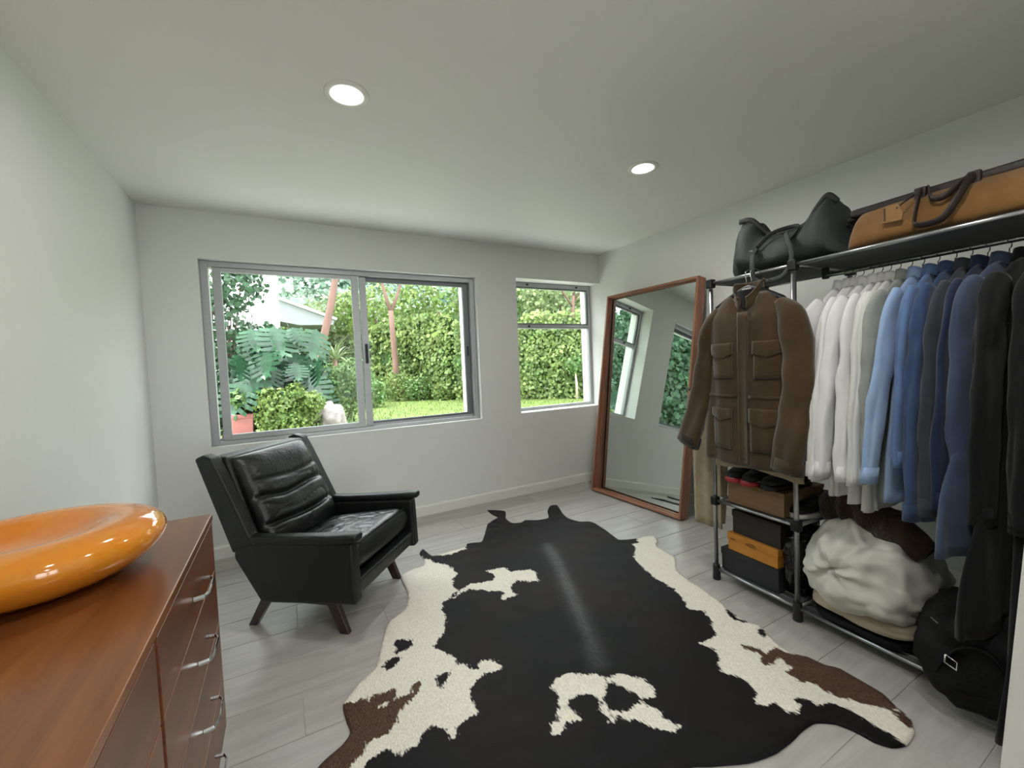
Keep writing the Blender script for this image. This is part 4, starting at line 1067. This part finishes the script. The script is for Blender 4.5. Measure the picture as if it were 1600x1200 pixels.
MB().strap([(-.135, .115, .125), (-.175, .105, .09), (-.205, .09, .02), (-.212, .07, -.045), (-.215, .0, -.06), (-.212, -.07, -.045), (-.20, -.10, .03), (-.165, -.06, .12), (-.13, -.03, .165)], .013, 8, flat=.22, up=(0, 1, 0)).build('shoulder_strap', 'green_leather', gb, smooth=True)
MB().strap([(-.14, .11, .13), (-.10, .06, .19), (-.06, -.02, .205), (-.11, -.08, .175), (-.145, -.05, .11)], .010, 8, flat=.3).build('handle', 'green_dark', gb, smooth=True)
MB().lathe([(.010, 0), (.013, .0025), (.010, .005), (.0075, .0025), (.010, 0)], 18).build('ring', 'chrome', gb, smooth=True).location = (-.168, .118, .112)

db_ = rk('suede_duffel', .905, .20, TZ); mark(db_, 'tan suede weekend bag with dark leather top and handles on the rack', 'bag', 'bags on top of the rack')
rings = []
for k in range(45):
    t = k/44; u = -.275+.55*t
    e = min(1, min(t, 1-t)/.05)**.5
    h = (.172+.010*math.sin(t*PI))*(.86+.14*e); r = []
    for i in range(36):
        q = 2*PI*i/36; c, sn = math.cos(q), math.sin(q)
        z = h*.5+h*.5*math.copysign(abs(sn)**.55, sn); tt = z/h
        v = (.175-.11*max(0, tt-.1)**1.1)*math.copysign(abs(c)**.5, c)*(.82+.18*e) + .010*nz(u*7, c, sn*2)+.005*nz(u*16, v if k and i else 0, z*18)
        r.append((v, -u, max(0, z)))
    rings.append(r)
MB().loft(rings).build('bag_body', 'tan_suede', db_, smooth=True)
MB().box(-.070, .070, -.29, .30, .158, .194).build('top_flap', 'dark_brown_leather', db_, bevel=.012)
MB().box(-.045, .045, .285, .325, .150, .178).build('end_tab', 'dark_brown_leather', db_, bevel=.008)
MB().tube([(0, .325, .155), (0, .337, .145), (0, .337, .128), (0, .325, .120), (0, .315, .130), (0, .318, .15), (0, .325, .155)], .0028, 6).build('end_ring', 'black_plastic', db_, smooth=True)
MB().strap([(-.072, .055, .186), (-.105, .050, .165), (-.150, .045, .08), (-.186, .030, .038), (-.190, -.01, .030), (-.188, -.05, .042), (-.168, -.080, .105), (-.118, -.088, .165), (-.072, -.09, .186)], .0135, 8, flat=.35).build('handle', 'dark_brown_leather', db_, smooth=True)
MB().strap([(-.060, .045, .192), (-.085, .03, .180), (-.145, .0, .128), (-.150, -.04, .122), (-.10, -.075, .172), (-.060, -.08, .192)], .0115, 8, flat=.35).build('handle', 'dark_brown_leather', db_, smooth=True)
MB().box(-.086, -.066, .04, .075, .150, .197).box(-.086, -.066, -.105, -.07, .150, .197).build('handle_anchor', 'dark_brown_leather', db_, bevel=.004)
tg = MB().prism([(.085, .135), (.125, .138), (.135, .075), (.075, .072), (.07, .10)], -.176, -.170, 'x').build('luggage_tag', 'tag', db_, bevel=.001)
MB().tube([(-.176, .09, .118), (-.166, .075, .135), (-.12, .06, .165)], .003, 6).build('tag_cord', 'dark_brown_leather', tg, smooth=True)
MB().box(-.1775, -.1762, .124, .128, .082, .13).build('stitching', 'dark_brown_leather', tg)

# ------------------------------------------------------------------ garden
GZ = .30
def leaf_mat(name, a, b, island=.45, trans=.3, rough=.45, scale=1.5):
    return mat(name, a, rgb2=b, rough=rough, scale=scale, island=island, trans=trans, spec=.4)
M['leaf_hedge'] = leaf_mat('hedge_leaf', (90, 114, 62), (140, 158, 92))
M['leaf_dark'] = leaf_mat('dark_leaf', (46, 76, 52), (76, 104, 74))
M['leaf_yellow'] = leaf_mat('yellow_green_leaf', (88, 114, 54), (124, 144, 76))
M['leaf_mid'] = leaf_mat('mid_green_leaf', (82, 112, 62), (116, 142, 84))
M['leaf_pale'] = leaf_mat('pale_green_leaf', (112, 130, 86), (142, 156, 108))
M['leaf_monstera'] = leaf_mat('monstera_leaf', (26, 56, 36), (54, 90, 62), island=.4, trans=.06, rough=.3)
M['leaf_hazed'] = leaf_mat('hazed_forest', (88, 112, 96), (126, 146, 126), island=.35, trans=0, rough=.9, scale=.15)  # distance haze is put into this pale bluish-green leaf colour
M['bark'] = mat('pinkish_bark', (104, 78, 70), rough=.9, scale=7, rgb2=(126, 98, 88), bump=.5, bscale=30, stretch=(1, 1, .3))
M['bark_pale'] = mat('pale_bark', (176, 160, 138), rough=.9, scale=7, rgb2=(196, 182, 160), bump=.4, bscale=30)
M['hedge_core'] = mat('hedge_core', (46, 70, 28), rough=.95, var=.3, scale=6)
M['soil'] = mat('soil', (92, 82, 58), rough=.95, scale=5, rgb2=(120, 112, 76), bump=.4, bscale=20)
M['grass'] = mat('lawn_grass', (88, 108, 48), rough=.9, scale=3, rgb2=(108, 126, 60), bump=.6, bscale=90)
M['grass_blade'] = leaf_mat('grass_blade', (84, 104, 46), (108, 126, 62), trans=.3)
M['rock'] = mat('grey_rock', (120, 112, 110), rough=.9, scale=9, rgb2=(164, 156, 152), bump=.8, bscale=14)
M['terracotta'] = mat('pink_terracotta', (160, 100, 96), rough=.85, scale=5, rgb2=(172, 112, 108), bump=.15, bscale=60)
M['white_render'] = mat('white_render', (238, 238, 240), rough=.8, var=.02, bump=.05)
M['grey_soffit'] = mat('grey_soffit', (140, 143, 146), rough=.8, var=.03)
M['roof_grey'] = mat('roof_tile_grey', (120, 128, 134), rough=.8, var=.1, scale=8)
M['paving'] = mat('bounce_concrete', (192, 190, 184), rough=.85, var=.08, scale=2, bump=.2, bscale=40)  # pale concrete shared by the two added bounce slabs

def leaves_np(P, N, size, rs, width=.42):
    n = len(P); a = rs.normal(size=(n, 3)); t = a - N*(a*N).sum(1, keepdims=True)*.8; t /= np.linalg.norm(t, axis=1, keepdims=True)+1e-9
    t[:, 2] -= .35; t /= np.linalg.norm(t, axis=1, keepdims=True)+1e-9
    w = np.cross(N, t); w /= np.linalg.norm(w, axis=1, keepdims=True)+1e-9
    nn = np.cross(t, w); L = size*rs.uniform(.65, 1.3, (n, 1)); W = L*width
    v = np.stack([P, P+t*L*.5+w*W+nn*L*.10, P+t*L, P+t*L*.5-w*W+nn*L*.10], 1).reshape(-1, 3)
    i = np.arange(n)*4; f = np.concatenate([np.stack([i, i+1, i+2], 1), np.stack([i, i+2, i+3], 1)])
    return v, f
def ell_points(c, r, n, rs, shell=.55):
    d = rs.normal(size=(n, 3)); d /= np.linalg.norm(d, axis=1, keepdims=True)
    k = rs.uniform(shell**3, 1, (n, 1))**(1/3)
    P = np.array(c)+d*k*np.array(r); N = d+rs.normal(size=(n, 3))*.55; N /= np.linalg.norm(N, axis=1, keepdims=True)
    return P, N
def mesh_np(name, v, f, m, parent=None, smooth=False):
    me = bpy.data.meshes.new(name); me.vertices.add(len(v)); me.vertices.foreach_set('co', np.asarray(v, np.float32).ravel())
    me.loops.add(f.size); me.loops.foreach_set('vertex_index', f.astype(np.int32).ravel())
    me.polygons.add(len(f)); me.polygons.foreach_set('loop_start', np.arange(len(f), dtype=np.int32)*f.shape[1])
    me.update(calc_edges=True); me.validate()
    me.materials.append(M[m] if isinstance(m, str) else m)
    if smooth: me.polygons.foreach_set('use_smooth', [True]*len(me.polygons))
    o = bpy.data.objects.new(name, me); COL.objects.link(o)
    if parent: o.parent = parent
    return o
def stuff(o): o['kind'] = 'stuff'; return o
def foliage(parent, ells, n, size, m, seed, name='foliage', base=None, shell=.45, width=.42):
    rs = np.random.RandomState(seed); vol = np.array([r[0]*r[1]+r[1]*r[2]+r[0]*r[2] for c, r in ells]); vol = vol/vol.sum(); V, F = [], []; b = 0
    for (c, r), w in zip(ells, vol):
        P, N = ell_points(c, r, max(8, int(n*w)), rs, shell)
        P = P[P[:, 2] > .02]; N = N[:len(P)]
        v, f = leaves_np(P, N, size, rs, width); V.append(v); F.append(f+b); b += len(v)
    return stuff(mesh_np(name, np.concatenate(V), np.concatenate(F), m, parent))
def shrub(name, loc, ells, n, size, m, label, seed, stems=5, cat='shrub', group=None, bark='bark', h=None, width=.42, shell=.45):
    r = empty(name, loc); mark(r, label, cat, group)
    foliage(r, ells, n, size, m, seed, shell=shell, width=width)
    rnd = random.Random(seed)
    for k in range(stems):
        c, rr = ells[k % len(ells)]; q = rnd.uniform(0, 6.28)
        tip = (c[0]+rr[0]*.5*math.cos(q), c[1]+rr[1]*.5*math.sin(q), c[2]+rr[2]*.4)
        b0 = (.06*math.cos(q), .06*math.sin(q), 0)
        MB().tube([b0, ((b0[0]+tip[0])/2+.04*math.cos(q), (b0[1]+tip[1])/2, tip[2]*.55), tip], [.02, .014, .005], 6).build('stem', bark, r, smooth=True)
    return r
def tree(name, loc, trunk, rad, ells, n, size, m, label, seed, branches=(), bark='bark', group=None):
    r = empty(name, loc); mark(r, label, 'tree', group)
    MB().tube(trunk, rad, 12).build('trunk', bark, r, smooth=True)
    for pts, rr in branches: MB().tube(pts, rr, 8).build('branch', bark, r, smooth=True)
    if ells: foliage(r, ells, n, size, m, seed, 'crown', shell=.3)
    return r

# ground
lw = struct(MB().grid(lambda i, j: (-30+70*i, YO+.01+46*j, GZ+.02*nz(i*20, j*20, 0)-.0), 60, 40).build('lawn', 'grass', smooth=True), 'green lawn outside the windows')
struct(boxo('bounce_terrace', 'paving', -3.0, 6.0, YO+.005, 5.6, GZ-.1, GZ+.03), 'added pale paving below the windows, bounces daylight indoors')  # added slab, hidden from the camera, bounces daylight up to the ceiling
struct(boxo('bounce_patio', 'paving', -12, 14, -16, YF-.2, -.14, -.02), 'added pale paving behind the house, bounces daylight indoors')  # added unseen slab, bounces daylight in from behind the camera
rs = np.random.RandomState(5); n = 16000
gx = rs.uniform(1.2, 8.5, n); gy = rs.uniform(6.5, 15.5, n)
P = np.stack([gx, gy, np.full(n, GZ)], 1); d = np.stack([rs.normal(size=n)*.02, rs.normal(size=n)*.02, rs.uniform(.03, .07, n)], 1); s = rs.normal(size=(n, 3))*[.004, .004, 0]
stuff(mark(mesh_np('lawn_blades', np.stack([P-s, P+s, P+d], 1).reshape(-1, 3), np.arange(3*n).reshape(-1, 3), 'grass_blade'), 'short grass blades of the sunlit lawn', 'grass'))

# hedge in two runs
def hedge(a, b, h, th, n, size, m, label, seed, group='hedges round the lawn'):
    a, b = np.array(a), np.array(b); L = np.linalg.norm(b-a); d = (b-a)/L; nr = np.array([-d[1], d[0]])
    if nr@(-a) < 0: nr = -nr                              # towards the house
    r = empty('hedge', (a[0], a[1], GZ)); mark(r, label, 'hedge', group)
    ang = math.atan2(d[1], d[0]); r.rotation_euler = (0, 0, ang)
    sg = 1 if (np.array([-math.sin(ang), math.cos(ang)])@nr) > 0 else -1
    rs = np.random.RandomState(seed)
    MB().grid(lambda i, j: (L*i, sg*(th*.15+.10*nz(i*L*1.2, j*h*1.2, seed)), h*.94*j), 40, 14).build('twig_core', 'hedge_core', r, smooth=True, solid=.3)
    x = rs.uniform(0, L, n); z = rs.uniform(0, h, n)**1.0
    bl = np.array([nz(p*.9, q*.9, seed)+.6*nz(p*2.4, q*2.4, seed+4) for p, q in zip(x, z)])
    y = sg*(th*.5+.20*bl+rs.uniform(-.12, .06, n)); z = z+ .25*bl*(z/h)
    P = np.stack([x, y, np.maximum(z, .01)], 1); N = np.tile([0, sg, .25], (n, 1))+rs.normal(size=(n, 3))*.55; N /= np.linalg.norm(N, axis=1, keepdims=True)
    v, f = leaves_np(P, N, size, rs, .45); stuff(mesh_np('foliage', v, f, m, r))
    return r
hedge((1.55, 21.2), (4.86, 12.1), 2.7, .8, 11000, .13, 'leaf_hedge', 'tall leafy hedge behind the lawn seen through the wide window', 2)
hedge((4.8, 12.0), (10.2, 6.0), 2.3, .8, 13000, .10, 'leaf_hedge', 'tall leafy hedge seen through the narrow window', 3)
hedge((-1.7, 8.2), (-7.5, 4.6), 3.6, .9, 9000, .13, 'leaf_dark', 'dark green hedge reflected in the leaning mirror', 6)

# small trunks by the hedge foot
for (x, y, h, lab) in ((4.45, 11.0, .95, 'pale sapling stem before the hedge in the wide window'), (6.75, 8.87, .75, 'pale sapling stem before the hedge in the narrow window')):
    tree('sapling', (x, y, GZ), [(0, 0, 0), (.01, 0, h*.5), (-.02, 0, h)], [.035, .03, .02], [((0, 0, h+.2), (.3, .25, .3))], 260, .09, 'leaf_mid', lab, int(x*10), bark='bark_pale')

# the two pink-barked trees
tree('garden_tree', (.62, 10.0, GZ), [(0, 0, 0), (.10, 0, .9), (.22, 0, 1.7), (.42, 0, 2.45), (.55, .0, 3.1), (.62, 0, 4.2), (.70, .1, 5.5)], [.10, .09, .08, .075, .07, .055, .04],
     [((.9, .2, 5.9), (1.5, 1.4, .9))], 1800, .14, 'leaf_mid', 'leaning pink-barked tree in the left pane of the wide window', 41,
     branches=[([(.53, 0, 2.95), (.85, .1, 3.4), (1.2, .2, 3.9)], [.05, .035, .02])])
ft_ = tree('garden_tree', (3.25, 13.65, GZ), [(0, 0, 0), (-.02, 0, .9), (-.05, 0, 1.7), (-.07, 0, 2.35)], [.085, .08, .072, .068],
     [((-.1, .2, 5.4), (1.6, 1.4, .9))], 1800, .14, 'leaf_mid', 'forked pink-barked tree in the right pane of the wide window', 42,
     branches=[([(-.07, 0, 2.3), (-.18, 0, 2.7), (-.30, .05, 3.3), (-.45, .1, 4.8)], [.058, .045, .04, .025]), ([(-.07, 0, 2.3), (.12, 0, 2.75), (.33, .05, 3.35), (.7, .1, 4.8)], [.055, .04, .036, .025])])
ft_.scale = (1.2, 1.2, 1.22)

# shrubs near the left pane
shrub('yellow_green_bush', (.07, 6.2, GZ), [((-.1, 0, .46), (.30, .28, .36)), ((.20, .1, .34), (.19, .24, .30)), ((-.05, -.15, .25), (.30, .25, .27)), ((-.22, .0, .66), (.14, .16, .16)), ((.08, .0, .72), (.13, .14, .15)), ((.30, -.1, .60), (.14, .14, .14))], 4600, .050, 'leaf_yellow', 'bright yellow-green bush below the large split leaves outside', 51, shell=.15)
shrub('grey_green_bush', (-.62, 6.9, GZ), [((0, 0, .62), (.35, .32, .6)), ((.25, .1, .9), (.3, .3, .4))], 1500, .08, 'leaf_dark', 'dark bush behind the pink planter outside', 52)
shrub('fine_leaf_bush', (.98, 8.6, GZ), [((0, 0, .55), (.5, .42, .55)), ((.25, 0, .85), (.35, .3, .4)), ((-.25, -.1, .75), (.35, .3, .4))], 4200, .075, 'leaf_mid', 'fine feathery green bush behind the boulder', 53, width=.28, shell=.2)
shrub('dark_shrub', (-.85, 7.4, GZ), [((0, 0, 1.7), (.55, .5, .6)), ((.25, 0, 2.35), (.5, .45, .45)), ((-.1, 0, 1.0), (.6, .5, .6)), ((.05, 0, 2.9), (.35, .35, .35))], 3200, .085, 'leaf_dark', 'tall dark loose shrub at the left edge of the wide window', 54, stems=7)
shrub('backdrop_bush', (.05, 7.9, GZ), [((0, 0, .9), (.75, .4, .85)), ((-.35, .1, 1.35), (.5, .35, .5))], 3000, .10, 'leaf_dark', 'dense green bush behind the large split leaves', 55)
for k, (x, y, s) in enumerate(((2.70, 14.6, .55), (3.25, 13.3, .60), (3.75, 12.9, .5), (4.25, 12.1, .35), (2.0, 11.6, .5))):
    shrub('low_bush', (x, y, GZ), [((0, 0, s*.75), (s, s*.7, s*.8))], 900, .085, ('leaf_mid', 'leaf_hedge')[k % 2], ('low green bush at the hedge foot, first from the boulder', 'low green bush under the forked tree trunk', 'low green bush just right of the forked tree trunk', 'smallest low bush at the hedge foot by the sapling', 'low green bush between the boulder and the forked tree')[k], 60+k, stems=3, group='low bushes at the hedge foot')

# monstera with split leaves
mon = empty('monstera_plant', (-.02, 6.75, GZ)); mark(mon, 'large plant with deeply split leaves outside the wide window', 'plant')
def monstera_leaf():
    mb = MB(); L = 1.0; out = []
    # outline on one side: lobes separated by slits, drawn as finger strips from the midrib
    vs, fs = [], []
    for sg in (-1, 1):
        nl = 6
        b1 = len(vs)
        for q in range(nl+1):
            t = .02+.93*q/nl; wq = .17*math.sin(PI*(.10+.84*q/nl))**.7
            vs.extend([(0, t, .006), (sg*wq, t+.05, -.005)])
        for q in range(nl): fs.append((b1+2*q, b1+2*q+1, b1+2*q+3, b1+2*q+2))
        for k in range(nl):
            t0, t1 = .04+.90*k/nl, .04+.90*(k+.84)/nl
            w = .56*math.sin(PI*(.16+.80*(k+.5)/nl))**.8
            tip = .10+.02*k
            for (a, b) in ((0, .5), (.5, 1)):
                pass
            rows = []
            for q in range(4):
                s = q/3; x = sg*w*s; sl = tip*s
                wd = (1-.28*s**3)
                mid = (t0+t1)/2; hw_ = (t1-t0)/2*(1.25 if q == 0 else wd)
                z = -.10*s*s+.02*s
                rows.append(((x, mid-hw_+sl, z), (x, mid+hw_+sl, z)))
            b0 = len(vs)
            for r_ in rows: vs.extend(r_)
            for q in range(3): fs.append((b0+2*q, b0+2*q+1, b0+2*q+3, b0+2*q+2))
    # tip and midrib
    b0 = len(vs); vs += [(-.03, 0, .004), (.03, 0, .004), (.03, .9, .004), (-.03, .9, .004), (0, 1.08, -.03), (.16, .9, -.02), (-.16, .9, -.02)]
    fs += [(b0, b0+1, b0+2, b0+3), (b0+3, b0+2, b0+5, b0+4), (b0+3, b0+4, b0+6)]
    return mb.add(vs, fs)
ml0 = None; rnd = random.Random(9)
spots = []
for k in range(40):
    x = rnd.uniform(-.55, .50); z = rnd.uniform(.75, 1.72)-.25*abs(x); y = rnd.uniform(-.28, .22)-.12*(1.2-z)
    spots.append((x, y, z))
for k, (x, y, z) in enumerate(spots):
    if ml0 is None: ml0 = monstera_leaf().build('leaf', 'leaf_monstera', mon, fixn=False, solid=.004); o = ml0
    else: o = dup_part(ml0, mon)
    s = rnd.uniform(.26, .56); o.scale = (s, s, s); o.location = (x, y, z)
    o.rotation_euler = (math.radians(rnd.uniform(232, 262)), math.radians(rnd.uniform(-18, 18)), math.radians(rnd.uniform(-65, 65)+ (x*-40)))
for k, (x, y, z) in enumerate(spots[:14]):
    MB().tube([(x*.15, .05, 0), (x*.6, y*.5+.05, z*.6), (x, y, z)], [.022, .016, .010], 6).build('stalk', 'leaf_monstera', mon, smooth=True)

# spiky plant
sp = empty('spiky_plant', (1.05, 9.9, GZ)); mark(sp, 'spiky long-leaved plant beside the leaning tree', 'plant')
bl0 = None
MB().tube([(0, 0, 0), (0, 0, 1.25)], [.05, .04], 8).build('stem', 'bark', sp, smooth=True)
for k in range(34):
    if bl0 is None: bl0 = MB().add([(-.018, 0, 0), (.018, 0, 0), (.022, .3, .06), (-.022, .3, .06), (.0, .62, -.02), (0, .3, .05)], [(0, 1, 2, 3), (3, 2, 4)]).build('blade', 'leaf_pale', sp, fixn=False, solid=.003); o = bl0
    else: o = dup_part(bl0, sp)
    o.location = (0, 0, 1.25); o.rotation_euler = (math.radians(rnd.uniform(-25, 75)), 0, rnd.uniform(0, 6.28)); s = rnd.uniform(.7, 1.1); o.scale = (s, s, s)

# boulder, planter
bo = softbox((0, 0, .25), (.235, .21, .29), 2.4, .05, 6, 4, ridge=.012, rfreq=7).build('boulder', 'rock', smooth=True, loc=(.545, 6.45, GZ)); mark(bo, 'pale rounded boulder on the lawn among the bushes', 'boulder')
pl = empty('square_planter', (-.475, 6.45, GZ-.005)); mark(pl, 'square pink terracotta planter at the lower left of the wide window', 'planter')
rg = lambda w, z: [(-w, -w, z), (w, -w, z), (w, w, z), (-w, w, z)]
MB().loft([rg(.105, 0), rg(.125, .44), rg(.132, .44), rg(.132, .49), rg(.110, .49), rg(.105, .40)]).build('pot', 'terracotta', pl, bevel=.006)
foliage(pl, [((-.02, .02, .66), (.15, .13, .15))], 160, .08, 'leaf_mid', 71)

# trees behind the hedge
bt = [((1.9, 19, 3.2), (1.5, 1.3, 1.3), 'leaf_pale', 'pale rounded tree left of the leaning trunk behind the hedge'), ((3.4, 17.5, 3.6), (1.6, 1.4, 1.2), 'leaf_yellow', 'yellow-green tree behind the forked trunk'),
      ((5.4, 15.4, 3.4), (1.7, 1.3, 1.5), 'leaf_yellow', 'bright yellow-green tree rising over the hedge in the right pane'), ((6.9, 13.5, 3.9), (1.4, 1.2, 1.6), 'leaf_mid', 'green tree rising at the right edge of the wide window'),
      ((8.6, 12.0, 3.3), (1.5, 1.2, 1.3), 'leaf_pale', 'pale green tree over the hedge in the narrow window'), ((10.4, 10.6, 3.6), (1.4, 1.3, 1.5), 'leaf_mid', 'green tree over the hedge at the right of the narrow window'),
      ((.9, 22, 3.0), (1.4, 1.0, 1.1), 'leaf_yellow', 'yellow-green tree below the roof overhang'), ((12.8, 9.5, 3.5), (1.6, 1.4, 1.8), 'leaf_mid', 'rightmost green tree beyond the narrow window')]
for k, (c, r, m, lab) in enumerate(bt):
    tree('garden_tree', (c[0], c[1], GZ), [(0, 0, 0), (.05, 0, c[2]*.5), (0, 0, c[2]-GZ)], [.12, .10, .07], [((0, 0, c[2]-GZ), r), ((r[0]*.5, -.3, c[2]-GZ-.6), (r[0]*.7, r[1]*.7, r[2]*.7)), ((-r[0]*.5, .2, c[2]-GZ+.2), (r[0]*.6, r[1]*.6, r[2]*.6))], 2300, .15, m, lab, 80+k, group='trees behind the hedge')
# bare-branched tree showing in the vent light
tree('bare_tree', (8.3, 10.9, GZ), [(0, 0, 0), (.05, 0, 1.5), (-.05, 0, 2.6), (.0, 0, 3.1)], [.07, .06, .05, .045], [((0, 0, 4.0), (1.6, 1.0, .9))], 500, .13, 'leaf_pale', 'thin-branched tree showing in the small vent light', 91,
     branches=[([(0, 0, 2.7), (-.5, 0, 3.3), (-.9, .1, 4.2)], [.04, .03, .015]), ([(0, 0, 2.9), (.45, 0, 3.5), (.7, .1, 4.4)], [.04, .03, .015]), ([(0, 0, 3.0), (.05, 0, 3.8), (-.1, 0, 4.6)], [.04, .03, .015])])

# white neighbouring house with a sloping canopy
nb = empty('white_house', (-1.6, 18.0, 0)); mark(nb, 'white neighbouring house with a grey sloping canopy', 'building')
MB().box(-6.0, 1.66, -2.0, 3.0, GZ-.1, 7.2).build('wall', 'white_render', nb)
cn = MB().prism([(1.66, 3.75), (3.35, 3.10), (3.30, 2.95), (2.25, 2.93), (1.66, 3.05)], -2.0, -.4, 'y').build('canopy', 'grey_soffit', nb)
MB().prism([(1.55, 3.90), (3.42, 3.17), (3.40, 3.10), (1.55, 3.80)], -2.15, -.3, 'y').build('canopy_edge', 'white_render', nb)
MB().prism([(2.2, 3.66), (3.30, 3.24), (3.30, 3.32), (2.5, 3.72)], -1.2, 2.0, 'y').build('canopy_roof', 'roof_grey', nb)
wn = MB().box(.35, 1.05, -2.04, -1.98, 4.35, 4.85).build('window_frame', 'aludark', nb); MB().box(.42, .98, -2.05, -2.035, 4.42, 4.78).build('pane', 'glass', wn)
gw = boxo('garden_wall', 'white_render', .2, 1.0, 14.0, 14.25, GZ-.02, 1.62); mark(gw, 'short white garden wall behind the split-leaved plant', 'wall')

# wooded hill
rs = np.random.RandomState(8)
hb = MB().grid(lambda i, j: (-60+190*i, 38+90*j, GZ-.3+ 44*(j**1.05)*(.75+.35*nz(i*5, j*2, 3)+.2*i)), 60, 24).build('hillside', 'leaf_hazed', smooth=True); struct(hb, 'wooded hillside in the distance')
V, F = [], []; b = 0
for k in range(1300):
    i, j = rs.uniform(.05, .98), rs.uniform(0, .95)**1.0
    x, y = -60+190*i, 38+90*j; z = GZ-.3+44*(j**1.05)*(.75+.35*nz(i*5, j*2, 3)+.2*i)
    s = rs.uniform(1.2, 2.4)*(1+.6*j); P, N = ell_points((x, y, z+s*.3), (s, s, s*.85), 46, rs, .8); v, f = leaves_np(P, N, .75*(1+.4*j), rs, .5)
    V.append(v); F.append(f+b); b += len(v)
stuff(mark(mesh_np('hill_forest', np.concatenate(V), np.concatenate(F), 'leaf_hazed'), 'forest of rounded tree crowns on the distant hillside', 'forest'))
